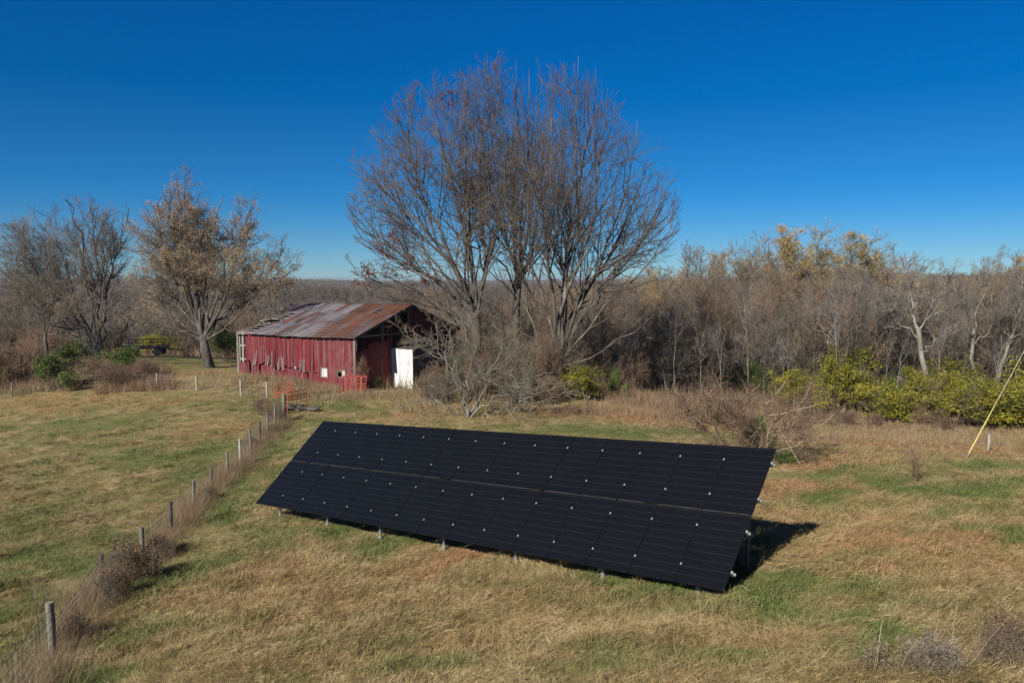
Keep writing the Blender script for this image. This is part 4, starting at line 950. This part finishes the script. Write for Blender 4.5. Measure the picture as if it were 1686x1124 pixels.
# yellow bushes along the right-hand wood edge
ybl = [(1300,682,58,1.0),(1340,676,57,1.0),(1385,672,57,1.05),(1425,664,59,1.1),(1462,678,56,1.0),(1500,676,56,1.15),(1540,680,55,1.0),(1585,676,55,1.05),(1625,694,52,1.2),(1670,692,51,1.1),(1720,690,51,1.2),(1395,650,64,1.2),(1440,645,65,1.1),(1490,648,64,1.0),(1530,640,66,1.2),(1575,650,63,1.1),(1618,655,62,1.2),(1662,650,63,1.3),(1355,655,64,1.0),(1320,668,60,.9)]
ordn = ['first','second','third','fourth','fifth','sixth','seventh','eighth','ninth','tenth','eleventh','twelfth']
fr = sorted([b for b in ybl if b[2] < 60.5]); bk = sorted([b for b in ybl if b[2] >= 60.5])
for rowi, (lst, nm) in enumerate(((fr, 'front yellow bush row by the wood'), (bk, 'back yellow bush row under the wood'))):
    for i, (px, py, d, s_) in enumerate(lst):
        put_shrub('yellow_bush', YB[i % 4], col(px + rng.uniform(-8, 8), d + rng.uniform(-3, 2.5)), s_ * rng.uniform(1.0, 1.5), s_ * rng.uniform(.85, 1.5), rng.uniform(0, 6.28), label='leafy yellow-green shrub, %s from left in the %s' % (ordn[i], nm) if True else '', cat='bush', group='yellow-green bushes along the wood edge')
for i, px in enumerate((1362, 1405, 1448, 1478, 1522, 1562, 1604, 1648, 1690)):
    s_ = rng.uniform(.4, .65); put_shrub('bare_brush', RB[i % 2], col(px, rng.uniform(49, 53)), s_, s_ * rng.uniform(.7, 1.1), i, label='bare reddish brush standing between the yellow bushes at the wood edge', cat='brush', group='bare brush among the yellow bushes')
gbl = [(1410,640,67,1.2),(1470,655,62,1.0),(1550,630,70,1.4),(1600,625,72,1.4),(1650,630,71,1.5),(1270,655,66,1.1),(1310,650,68,1.2),(1225,640,70,1.1),(1180,650,68,1.0),(1100,640,68,1.0),(1500,625,72,1.2)]
for i, (px, py, d, s_) in enumerate(sorted(gbl)):
    put_shrub('green_bush', GB[i % 2], col(px, d), s_, s_ * rng.uniform(.85, 1.15), rng.uniform(0, 6.28), label='dark green leafy shrub among the trunks of the right wood, %s from the left' % ordn[i], cat='bush', group='green bushes under the right wood')
put_shrub('green_bush', GB[0], col(96, 59), 1.35, 1.05, .4, label='big bright green bush beside the far left end of the pasture', cat='bush')
put_shrub('green_bush', GB[1], col(125, 66), 1.2, .9, 1.4, label='dark green bush just behind the bright one at far left', cat='bush')
put_shrub('green_bush', GB[0], col(196, 64), 1.2, .85, 2.4, label='dull green bush at the foot of the bare tree with two trunks', cat='bush')
put_shrub('green_bush', GB[1], col(376, 75), 1.1, 1.5, .9, label='tall dark green bush between the maple and the left end of the barn', cat='bush')
put_shrub('green_bush', GB[0], col(1018, 55), .42, .95, .9, label='small dark green conical bush at the right end of the thicket', cat='bush')
put_shrub('green_bush', GB[1], col(622, 59.5), .35, .35, .9, label='small green weed clump growing against the shaded barn gable', cat='bush')
put_shrub('yellow_bush', YB[0], col(276, 92), 1.2, .95, .9, label='bright yellow bush far behind the rusty trailer', cat='bush')
put_shrub('yellow_bush', YB[1], col(245, 96), 1.3, 1.2, 2.9, label='olive yellow bush left of the bright one behind the rusty trailer', cat='bush')
put_shrub('yellow_bush', YB[1], col(968, 53.5), 1.1, .9, .2, label='yellow-green bush at the right of the thicket beneath the great trees', cat='bush')
put_shrub('yellow_bush', YB[2], col(940, 54.5), .8, .8, 1.2, label='loose yellow-green bush at the foot of the many-stemmed tree', cat='bush')
put_shrub('yellow_bush', YB[0], col(890, 66), .8, 1.1, 3.2, label='thin yellowish bush behind the middle great tree', cat='bush')
# reddish brush
for i, (px, d, s_, sz, lb) in enumerate([(158,60,1.2,1.0,'red-brown bare brush between the green bushes at far left'),(188,58.5,1.1,.8,'low red-brown brush beside the pasture at the left'),(228,61,1.2,.85,'reddish weeds left of the maple trunk'),(30,62,1.5,1.3,'dark tangled brush at the left border of the photo'),(-15,60,1.6,1.4,'dark brush cut by the left border of the photo'),(60,75,1.5,1.5,'brown brush behind the small dark tree'),
      (712,61,.8,.9,'dark leafless vine tangle before the barn gable'),(593,57.4,.55,1.15,'dead vine climbing the front corner of the barn'),(443,43.5,.55,.6,'red-brown briar at the top end of the fence'),(425,46,.6,.4,'low red-brown briar before the fence corner')]):
    put_shrub('bare_brush', RB[i % 2] if i != 7 else RL, col(px, d), s_, sz, i * 1.3, label=lb, cat='brush')
# thicket in front of the great trees
th = [(790,52,1.0,1.2),(825,53,1.1,1.4),(862,50,1.0,1.1),(895,54,1.1,1.5),(760,54,.9,1.0),(925,55,1.0,1.3),(845,58,1.2,1.8),(705,52,.6,.5),(735,50,.7,.6),(765,58,1.1,1.1),(800,57,1.3,1.3),(835,55,1.2,1.2),(870,54,1.2,1.1),(860,61,1.4,1.6),(905,58,1.2,1.4),(940,62,1.3,1.5),(810,66,1.6,1.9),(980,64,1.4,1.5),(1040,60,1.2,1.2),(1075,64,1.3,1.3),(750,70,1.6,1.8),(1120,66,1.2,1.2)]
for i, (px, d, sx, sz) in enumerate(th):
    put_shrub('thicket_shrub', BB[i % 2] if i % 3 else RB[i % 2], col(px, d), sx, sz * (1 if i % 3 else 1.3), i * .9, label='bare brown shrub tangled into the thicket below the three great trees', cat='shrub', group='bare shrubs of the thicket below the great trees')
put_shrub('thicket_shrub', RL, col(885, 53), 1.0, 1.3, .3, label='shrub with rusty orange leaves at the middle of the thicket', cat='shrub')
put_shrub('thicket_shrub', RL, col(905, 51), .8, .8, 2.3, label='low shrub with rusty leaves at the foot of the thicket', cat='shrub')

# lichen grey old fruit trees in front of the barn
EL = ell(768, 610, 44, 4.4, 3.4, 3.2)
hero('fruit_tree', 770, [(770, 690), (770, 672)], [
    ([(770, 690), (760, 640), (735, 590), (700, 560)], 1.0), ([(770, 688), (772, 630), (780, 580), (770, 540)], 1.0), ([(770, 690), (790, 650), (820, 610), (850, 585)], 1.0), ([(770, 695), (735, 670), (700, 650), (672, 640)], .9),
    ([(770, 700), (800, 680), (835, 678), (868, 690)], .8), ([(770, 700), (740, 692), (710, 690), (690, 700)], .7), ([(770, 690), (750, 620), (745, 570), (735, 545)], .9), ([(772, 690), (800, 640), (825, 570), (835, 550)], .8), ([(770, 695), (810, 660), (850, 640), (880, 640)], .8)],
    44, .13, .085, 41, 'old lichen grey fruit tree sprawling in front of the barn gable', dspread=3, n=(5, 4.5, 3, 2), mats=('twig_lichen', 'twig_lichen'), twr=.006, ang=(30, 75), up=(.02, .02, .02, .0), lf=(.42, .5, .5, .6), wig=.16)
hero('fruit_tree', 850, [(850, 700), (848, 680)], [
    ([(848, 690), (830, 650), (800, 620), (790, 590)], .8), ([(848, 690), (860, 640), (870, 600), (880, 570)], .9), ([(848, 695), (880, 670), (905, 655), (930, 650)], .8), ([(848, 700), (820, 690), (790, 695)], .6), ([(848, 690), (850, 640), (840, 600)], .8)],
    46, .10, .07, 42, 'smaller lichen grey fruit tree right of the sprawling one', dspread=2.5, n=(6, 5, 3, 2), mats=('twig_lichen', 'twig_brown'), twr=.006, ang=(30, 75), up=(.02, .02, .02, .0), lf=(.42, .5, .5, .6), wig=.14)
hero('small_tree', 735, [(737, 610), (733, 575)], [([(733, 580), (725, 550), (712, 528), (700, 515)], .7), ([(733, 580), (738, 550), (735, 520)], .6), ([(733, 578), (760, 560), (775, 535), (800, 510)], .6), ([(733, 590), (700, 575), (680, 560), (660, 545)], .6)],
    52, .12, .08, 43, 'small reddish tree before the right half of the barn gable', dspread=2.5, n=(5, 4, 2.5, 1.6), mats=('bark_grey', 'twig_red'), twr=.007)
# shrub right behind the array
hero('bare_shrub', 1240, [(1240, 760), (1240, 745)], [
    ([(1240, 760), (1225, 720), (1200, 680), (1170, 650)], 1.0), ([(1240, 760), (1240, 710), (1235, 670), (1228, 640)], 1.0), ([(1240, 760), (1262, 720), (1290, 680), (1315, 655)], 1.0), ([(1240, 765), (1200, 740), (1165, 710), (1140, 690)], .9), ([(1240, 765), (1275, 745), (1310, 720), (1335, 700)], .9),
    ([(1240, 760), (1215, 700), (1205, 660), (1200, 640)], .9), ([(1240, 760), (1255, 700), (1265, 660), (1270, 645)], .9), ([(1240, 762), (1190, 720), (1150, 680), (1128, 665)], .8), ([(1242, 770), (1290, 765), (1330, 750)], .7)],
    30, .06, .045, 44, 'wide bare reddish shrub behind the right end of the array', dspread=2.2, n=(9, 6, 4, 3), mats=('twig_brown', 'twig_red'), twr=.003, ang=(25, 65), up=(.05, .03, .02, 0), lf=(.4, .5, .5, .6), cat='shrub')
put_shrub('green_bush', GB[0], col(1252, 30.5), .45, .62, 1.1, label='small dull green bush inside the base of the wide bare shrub', cat='bush')
put_shrub('green_bush', GB[1], col(1305, 29), .42, .22, 2.1, label='low sprawling green bush just beyond the top right corner of the array', cat='bush')
SP = shrub('sapling', 1.2, 1.0, 91, 7, (6, 4, 2), None, matb='twig_red', matt='twig_red', r=.012, twr=.0025)
put_shrub('sapling', SP, G(1508, 792), 1.0, 1.0, 0, label='thin bare sapling standing alone in the field at right', cat='sapling')
# foreground plants at the bottom right
m, t, b = new_mat('seedhead'); M['seedhead'] = m; M['seedhead'] = leafmat('seedhead', [(.12, .10, .075), (.23, .195, .155), (.34, .30, .245)], trans=.1)
def forb(name, p, w_, h_, seed, nl, sz, leafm, label, ns=26):
    pr = shrub(name, w_, h_, seed, ns, (5, 4, 2), (nl, sz, leafm, .035), matb='twig_brown', matt='twig_brown', r=.008, twr=.002, lean=.9)
    return put_shrub(name, pr, p, 1, 1, .4, label=label, cat='weed')
forb('seedy_weed', col(1556, 9.2) + [0, 0, -.42], .62, .80, 95, 9000, .0095, 'seedhead', 'domed grey clump of dry seed heads at the bottom right border')
forb('leafy_weed', col(1690, 9.3) + [0, 0, -.30], .5, .80, 96, 2600, .017, 'leaf_brown', 'brown leafed weed in the bottom right corner')
forb('dry_stalks', col(1460, 9.4) + [0, 0, -.35], .22, .62, 97, 900, .012, 'leaf_tan', 'narrow upright brown weed left of the grey seed heads', 12)
rng = np.random.default_rng(9)
for i, (px, tx, ty) in enumerate([(1457, 1466, 965), (1462, 1458, 990), (1555, 1548, 990), (1590, 1580, 965), (1530, 1570, 1000), (1610, 1665, 1010), (1565, 1573, 1035), (1490, 1520, 1040)]):
    b0 = col(px, 9.3); b0[2] -= .1; tp_ = at(tx, ty, 9.5) - b0
    o = MB().tube(spline([np.zeros(3), tp_ * .5 + [0, 0, .04], tp_], 8, rng, .006), .0042, 5, r1=.0015).build('grass_stalk', M['straw'], None, loc=b0, label='long thin straw stalk rising above the bottom right weeds', cat='grass stalk', group='straw stalks at the bottom right')

# ================================================================== THE WOODS (each tree a thing, copies share meshes)
WP = {
 'grey': [make_tree('wg%d' % i, 12, 100 + i, .34, .12, (.48, .25, .5, .35)[i], (8, 11, 7, 10)[i], (6, 5, 3), 'bark_grey', 'twig_brown', twr=.012, lean=(.03, .06, .04, .08)[i], lf0=(.5, .55, .65, .5)[i]) for i in range(4)],
 'dark': [make_tree('wd%d' % i, 12, 110 + i, .32, .15, .22, 11, (6, 5, 4), 'bark_dark', 'twig_grey', twr=.012) for i in range(3)],
 'red': [make_tree('wr%d' % i, 11, 120 + i, .30, .09, (.15, .28, .2)[i], 11, (6, 5, 3), 'bark_grey', 'twig_red', twr=.012, lean=.06) for i in range(3)],
 'pale': [make_tree('wp%d' % i, 12, 130 + i, .30, .12, (.5, .42, .55)[i], 7, (5, 4, 3), 'bark_pale', 'twig_grey', twr=.011, lean=.07) for i in range(3)],
 'tan': [make_tree('wt%d' % i, 13, 140 + i, .30, .14, .35, 10, (6, 5, 3), 'bark_grey', 'twig_brown', twr=.01, leaf=(9000, .065, 'leaf_ochre', .18)) for i in range(2)],
}
def mtop(me):
    a = np.empty(len(me.vertices) * 3, np.float32); me.vertices.foreach_get('co', a); return float(np.percentile(a[2::3], 99.7))
WH = {k: [mtop(t_[1]) for t_ in v] for k, v in WP.items()}
nocc = {}
def wtree(kind, px, d, top, label, group=None, wide=1.0):
    p = col(px, d) if d < 150 else None
    l = WP[kind]; i = nocc.get(kind, 0); nocc[kind] = i + 1; hz = at(px, top, d)[2] - p[2]; s = max(.25, hz / WH[kind][i % len(l)])
    return place_tree('bare_tree' if kind != 'tan' else 'tan_tree', l[i % len(l)], p, np.clip(s, .5, 1.5) * wide, rng.uniform(0, 6.28), s, label=label, cat='tree', group=group)
sky_x = [560, 640, 760, 900, 1000, 1060, 1110, 1130, 1165, 1200, 1230, 1280, 1330, 1365, 1400, 1440, 1465, 1500, 1530, 1570, 1600, 1650, 1686, 1760]
sky_y = [466, 462, 458, 448, 438, 425, 415, 405, 408, 412, 392, 386, 384, 388, 394, 396, 412, 412, 424, 428, 420, 410, 404, 400]
rng = np.random.default_rng(101)
for k_, (n_, x0, x1, d0_, d1_, off0, off1, lab, grp, kinds, pr) in enumerate([
    (66, 1010, 1780, 62, 74, 55, 110, 'slim bare tree at the front edge of the right wood', 'front edge trees of the right wood', ['grey', 'red', 'pale', 'dark', 'tan'], [.43, .20, .24, .10, .03]),
    (62, 960, 1790, 76, 96, 28, 70, 'bare tree in the middle of the right wood', 'trees deep in the right wood', ['grey', 'red', 'dark'], [.45, .35, .2]),
    (72, 940, 1790, 98, 128, 4, 34, 'bare tree along the skyline of the right wood', 'skyline trees of the right wood', ['grey', 'red', 'dark', 'tan'], [.42, .24, .18, .16]),
    (52, 540, 1010, 84, 140, 8, 60, 'bare brown tree in the wood beyond the barn and the great trees', 'wood beyond the barn', ['grey', 'red', 'dark'], [.4, .4, .2])]):
    for i in range(n_):
        px = x0 + (x1 - x0) * (i + rng.uniform(.1, .9)) / n_; d = rng.uniform(d0_, d1_); kd = str(rng.choice(kinds, p=pr))
        wtree(kd, px, d, np.interp(px, sky_x, sky_y) + rng.uniform(off0, off1) + abs(rng.normal()) * 8, lab, grp, rng.uniform(.85, 1.2))
for i in range(34):
    px = -60 + 600 * (i + rng.uniform(.1, .9)) / 34; d = rng.uniform(100, 145)
    wtree(str(rng.choice(['grey', 'red', 'dark'])), px, d, rng.uniform(488, 525), 'bare tree on the falling ground beyond the left pasture', 'trees beyond the left pasture')
for i in range(17):
    px = 1030 + 680 * (i + rng.uniform(0, 1)) / 17; wtree('pale', px, rng.uniform(57, 66), np.interp(px, sky_x, sky_y) + rng.uniform(60, 120), 'slender pale trunked tree standing out at the front of the right wood', 'pale trunked trees of the right wood', rng.uniform(.6, .8))
for px, d, top, kd, lb in [(1131, 105, 398, 'dark', 'tall bare tree with a domed top left of the wood skyline gap'), (1166, 104, 405, 'red', 'thin reddish bare tree on the skyline beside the domed one'), (1232, 100, 388, 'grey', 'tall spreading grey tree left of the yellow topped ones'), (1278, 103, 382, 'dark', 'tall bare tree just left of the yellow topped ones'),
    (1318, 100, 374, 'tan', 'highest yellow topped tree, left one of the pair'), (1348, 98, 371, 'tan', 'highest yellow topped tree, right one of the pair'), (1392, 97, 386, 'tan', 'tan leaved tree right of the yellow topped pair'), (1428, 99, 384, 'tan', 'tan leaved tree at the right end of the yellow group'),
    (1462, 104, 402, 'grey', 'bare grey tree right of the tan leaved trees'), (1497, 108, 399, 'red', 'lone rounded reddish tree on the right skyline'), (1612, 92, 425, 'grey', 'grey tree on the skyline left of the tall pair at right'), (1648, 88, 412, 'grey', 'tall grey tree near the right border'), (1682, 86, 405, 'dark', 'tall dark tree cut by the right border')]:
    wtree(kd, px, d, top, lb, None, 1.05)
# pale standouts at the front of the wood
def pale(base, tr, limbs, d, lb, seed, r0=.2, lr=.13):
    r0 *= .72; lr *= .68
    hero('pale_tree', base, tr, limbs, d, r0, lr, seed, lb, dspread=2, n=(8, 5, 4, 2), mats=('bark_pale', 'twig_grey'), twr=.008, ang=(25, 65), lf=(.4, .45, .5, .6), kk=11, wig=.16)
pale(1530, [(1528, 640), (1518, 590), (1512, 540)], [([(1512, 545), (1505, 510), (1512, 480), (1500, 450)], 1), ([(1514, 560), (1485, 530), (1460, 512), (1440, 508)], .8), ([(1512, 545), (1535, 510), (1550, 480), (1560, 450)], .7), ([(1516, 580), (1545, 560), (1570, 540)], .6), ([(1512, 540), (1490, 500), (1470, 485)], .6)], 60, 'thick white barked tree at right behind the yellow bushes', 151, .34, .2)
pale(1608, [(1607, 630), (1600, 590), (1604, 540)], [([(1604, 545), (1612, 510), (1622, 470), (1630, 440)], 1), ([(1604, 550), (1590, 510), (1580, 480)], .7), ([(1602, 570), (1630, 540), (1650, 520)], .7)], 63, 'leaning pale tree, left one of the twin trunks near the right border', 152, .24, .15)
pale(1640, [(1642, 630), (1652, 590), (1664, 560)], [([(1664, 565), (1672, 530), (1682, 490), (1690, 450)], 1), ([(1660, 570), (1650, 530), (1655, 500)], .7), ([(1664, 560), (1690, 540), (1710, 520)], .7)], 63, 'leaning pale tree, right one of the twin trunks near the right border', 153, .24, .15)
pale(1370, [(1369, 610), (1366, 580), (1363, 556)], [([(1364, 560), (1350, 530), (1335, 512)], .8), ([(1364, 560), (1375, 530), (1392, 492), (1396, 478)], 1), ([(1365, 565), (1345, 545), (1325, 545)], .5), ([(1364, 558), (1360, 530), (1368, 510)], .5)], 66, 'slim white forked tree with pale dead limbs, mid right wood', 154, .15, .11)
pale(1391, [(1391, 600), (1400, 550), (1403, 510)], [([(1403, 512), (1400, 480), (1392, 462), (1385, 450)], .9), ([(1403, 510), (1412, 480), (1430, 455)], .8), ([(1402, 530), (1420, 500), (1440, 485)], .5)], 70, 'tall pale tree just right of the white forked one', 155, .16, .11)
hero('dark_tree', 1487, [(1486, 600), (1484, 575)], [([(1484, 578), (1465, 545), (1450, 520)], .9), ([(1484, 578), (1482, 540), (1478, 505)], .9), ([(1484, 578), (1505, 545), (1520, 515)], .9), ([(1484, 585), (1455, 565), (1435, 550)], .7), ([(1484, 585), (1510, 565), (1530, 555)], .7)], 65, .2, .12, 156, 'dark round crowned tree standing before the right wood', dspread=2.5, n=(10, 6, 4, 3), mats=('bark_dark', 'twig_grey'), twr=.007)

# twiggy undershrubs that fill the foot of the woods
US = [shrub('us%d' % i, 3.2, 3.0, 300 + i, 11, (5, 4, 2), None, matb='bark_grey', matt=('twig_brown', 'twig_red', 'twig_lichen')[i], lean=.8, r=.03) for i in range(3)]
for i in range(60):
    px = 990 + 800 * (i + rng.uniform(0, 1)) / 60; d = rng.uniform(60, 92); s_ = rng.uniform(.8, 1.5)
    put_shrub('undershrub', US[i % 3], col(px, d), s_, s_ * rng.uniform(.9, 1.7), rng.uniform(0, 6), label='bare undershrub between the trunks of the right wood', cat='shrub', group='undershrubs of the right wood')
for i in range(26):
    px = 640 + 400 * (i + rng.uniform(0, 1)) / 26; d = rng.uniform(70, 105); s_ = rng.uniform(.9, 1.6)
    put_shrub('undershrub', US[i % 3], col(px, d), s_, s_ * rng.uniform(1, 1.8), rng.uniform(0, 6), label='bare undershrub in the wood behind the three great trees', cat='shrub', group='undershrubs behind the great trees')
# ------------------------------------------------------------------ far woods (one mass nobody could count)
def blades(P0, Hh, Wd, lean, rng, tone):
    n = len(P0); a = rng.uniform(0, 6.283, n); le = rng.normal(0, lean, (n, 2)); s = np.stack([np.cos(a), np.sin(a), np.zeros(n)], 1) * (Wd / 2)[:, None]
    tip = P0 + np.stack([le[:, 0] * Hh, le[:, 1] * Hh, Hh], 1)
    V = np.stack([P0 - s, P0 + s, tip], 1).reshape(-1, 3); T = np.arange(n * 3).reshape(n, 3); C = np.repeat(tone, 3)[:, None] * np.ones((1, 3))
    return V, T, C
rng = np.random.default_rng(55)
VV = []; CC = []
for (r0, r1, cnt, per, hh) in ((135, 330, 2600, 260, 9.5), (330, 900, 6500, 70, 11), (900, 2600, 8000, 20, 12), (2600, 6500, 3000, 8, 13)):
    r = r0 * (r1 / r0) ** rng.random(cnt); a = np.radians(rng.uniform(-44, 44, cnt)); x = r * np.sin(a); y = r * np.cos(a)
    keep = vnoise(x, y, 170, 41) > (.30 if r0 > 300 else .12); x, y = x[keep], y[keep]; z = far_h(x, y) if r0 > 140 else H(x, y); n = len(x)
    ht = hh * rng.uniform(.7, 1.25, n); wd = ht * rng.uniform(.22, .4, n); tn = np.clip(vnoise(x, y, 90, 42) * .7 + rng.random(n) * .35, 0, 1) 
    i = np.repeat(np.arange(n), per); m_ = len(i); u = rng.random(m_) ** .7; th_ = rng.uniform(0, 6.283, m_); q = rng.random(m_) ** .5 * np.sqrt(np.clip(1 - (u * 1.9 - .95) ** 2, .1, 1))
    P0 = np.stack([x[i] + np.cos(th_) * q * wd[i], y[i] + np.sin(th_) * q * wd[i], z[i] + u * ht[i] * .85], 1)
    V, T, C = blades(P0, ht[i] * .22 * rng.uniform(.6, 1.4, m_), ht[i] * .021 * (260 / per) ** .55 * rng.uniform(.5, 1.4, m_), .6, rng, np.clip(tn[i] + rng.normal(0, .12, m_), 0, 1))
    VV.append(V); CC.append(C)
V = np.concatenate(VV); obj('distant_woods', mesh_np('distant_woods', V, None, np.arange(len(V)).reshape(-1, 3), [M['far_twigs']], colors=np.concatenate(CC)), kind='stuff', label='hazy brown leafless woods covering the far hills to the horizon', cat='woods')

# ------------------------------------------------------------------ undergrowth, weeds
def stuff_blades(name, regs, label, cat, mat):
    VV = []; CC = []
    for (n, sampler, h0, h1, w_, lean, t0, t1) in regs:
        P0 = sampler(n, rng); P0 = P0[~inside_barn(P0[:, 0], P0[:, 1], .1)]; n = len(P0); lump = .45 + .8 * vnoise(P0[:, 0], P0[:, 1], 2.2, 51)
        P0[:, 2] = h(P0[:, 0], P0[:, 1]) - .03
        hh = rng.uniform(h0, h1, n) * lump; ww = w_ * rng.uniform(.6, 1.5, n); tn = np.clip(rng.uniform(t0, t1, n), 0, 1)
        V, T, C = blades(P0, hh, ww, lean, rng, tn); VV.append(V); CC.append(C)
    V = np.concatenate(VV); obj(name, mesh_np(name, V, None, np.arange(len(V)).reshape(-1, 3), [M[mat]], colors=np.concatenate(CC)), kind='stuff', label=label, cat=cat)
def sec(x0, x1, d0, d1, pad=0):
    def f(n, rng):
        d = np.sqrt(rng.uniform(d0 ** 2, d1 ** 2, n)); px = rng.uniform(x0, x1, n)
        dn = vnoise(px / 14.0, d, 3.0, 61); k = dn > rng.random(n) * .75; px, d = px[k], d[k]
        return np.stack([(px - CX) / F * d, d, d * 0], 1)
    return f
def blob(px, py, rx, ry):
    c = G(px, py)
    def f(n, rng): q = rng.normal(size=(n, 2)) * .5; return np.stack([c[0] + q[:, 0] * rx, c[1] + q[:, 1] * ry, q[:, 0] * 0], 1)
    return f
stuff_blades('undergrowth', [(45000, sec(980, 1800, 56, 112), .4, 1.7, .03, .28, 0, 1), (22000, sec(620, 1010, 58, 100), .5, 2.2, .035, .3, 0, 1), (16000, sec(-60, 560, 84, 125), .6, 2.2, .05, .3, 0, .8)],
             'tangled brown undergrowth on the floor of the woods', 'undergrowth', 'weed')
def alongfence(sd=.35, a=0, b=99, ofs=0.0):
    G_ = np.array([g for g, *_ in F1])
    def f(n, rng):
        t_ = rng.uniform(a, min(b, len(G_) - 1.001), n); i = t_.astype(int); q = G_[i] * (1 - (t_ - i))[:, None] + G_[i + 1] * (t_ - i)[:, None]
        k = vnoise(t_ * 3, t_ * 0, 1.0, 71) > rng.random(n) * .8; q = q[k]; q[:, :2] += rng.normal(size=(len(q), 2)) * sd; q[:, 0] += ofs; return q
    return f
stuff_blades('tall_weeds', [(52000, sec(1290, 1800, 37, 55), .10, .48, .02, .35, 0, 1), (26000, sec(960, 1330, 46, 60), .2, .9, .022, .25, 0, .9), (15000, sec(150, 280, 57, 66), .3, 1.0, .025, .35, 0, .8),
    (9000, sec(-70, 130, 58, 68), .3, 1.1, .03, .35, 0, .7), (12000, sec(385, 600, 55.5, 61.5), .2, .85, .02, .35, 0, .9), (9000, blob(540, 655, 5, 1.8), .15, .7, .018, .4, .3, 1), (9000, sec(640, 960, 46, 58), .2, .8, .02, .35, 0, 1), (5000, sec(245, 400, 57, 64), .2, .7, .02, .35, .2, 1)],
    'tall red-brown and straw coloured weeds round the field edges and the barn foot', 'weeds', 'weed')
stuff_blades('fence_weeds', [(56000, alongfence(.32), .15, .8, .006, .55, .15, 1), (5000, alongfence(.2, 0, 4), .2, .7, .006, .55, .1, .9), (9000, alongfence(.45, 0, 13, .45), .08, .28, .008, .5, .7, 1)],
    'dry brown weeds and briars grown through the foot of the wire fence', 'weeds', 'weed')
fv = shrub('fence_vine', 1.7, .9, 171, 26, (5, 4, 2), (4200, .026, 'leaf_brown', .14), matb='twig_lichen', matt='twig_lichen', r=.008, twr=.0025, lean=.9, wig=.3)
for i, (px, py, s_, sz, lb) in enumerate([(205, 962, .85, 1.0, 'thick brown dead vine heap against the fence near its second post'), (180, 990, .6, .75, 'brown vine tangle on the near side of the vine heap'), (262, 915, .55, .6, 'small brown vine tangle between the third and fourth posts'), (345, 822, .5, .5, 'low brown vine tangle halfway up the fence'), (128, 1050, .45, .5, 'thin brown vine tangle beside the nearest fence post'), (415, 738, .4, .5, 'brown vine tangle near the top of the fence')]):
    put_shrub('dead_vine', fv, G(px, py), s_, sz, i, label=lb, cat='vine')
tall = shrub('tall_weed', .5, 1.35, 181, 3, (5, 3, 2), None, matb='bark_dark', matt='twig_brown', r=.009, twr=.002, lean=.2, lf=(.22, .4, .5))
put_shrub('tall_weed', tall, col(36, 14.5), .8, 1.15, 0, label='single tall dark dry weed stem at the bottom left inside the pasture', cat='weed')

# ------------------------------------------------------------------ air
hm = bpy.data.materials.new('haze_air'); hm.use_nodes = True; t = hm.node_tree; t.nodes.clear()
o_ = t.nodes.new('ShaderNodeOutputMaterial'); v_ = t.nodes.new('ShaderNodeVolumePrincipled'); v_.inputs['Density'].default_value = .00013; v_.inputs['Color'].default_value = (.78, .86, .97, 1); v_.inputs['Anisotropy'].default_value = .2
t.links.new(v_.outputs[0], o_.inputs['Volume'])
B = MB(); B.box((-9500, -9500, -62), (19000, 0, 0), (0, 19000, 0), (0, 0, 77)); hz_ = B.build('haze', hm, None, kind='stuff')
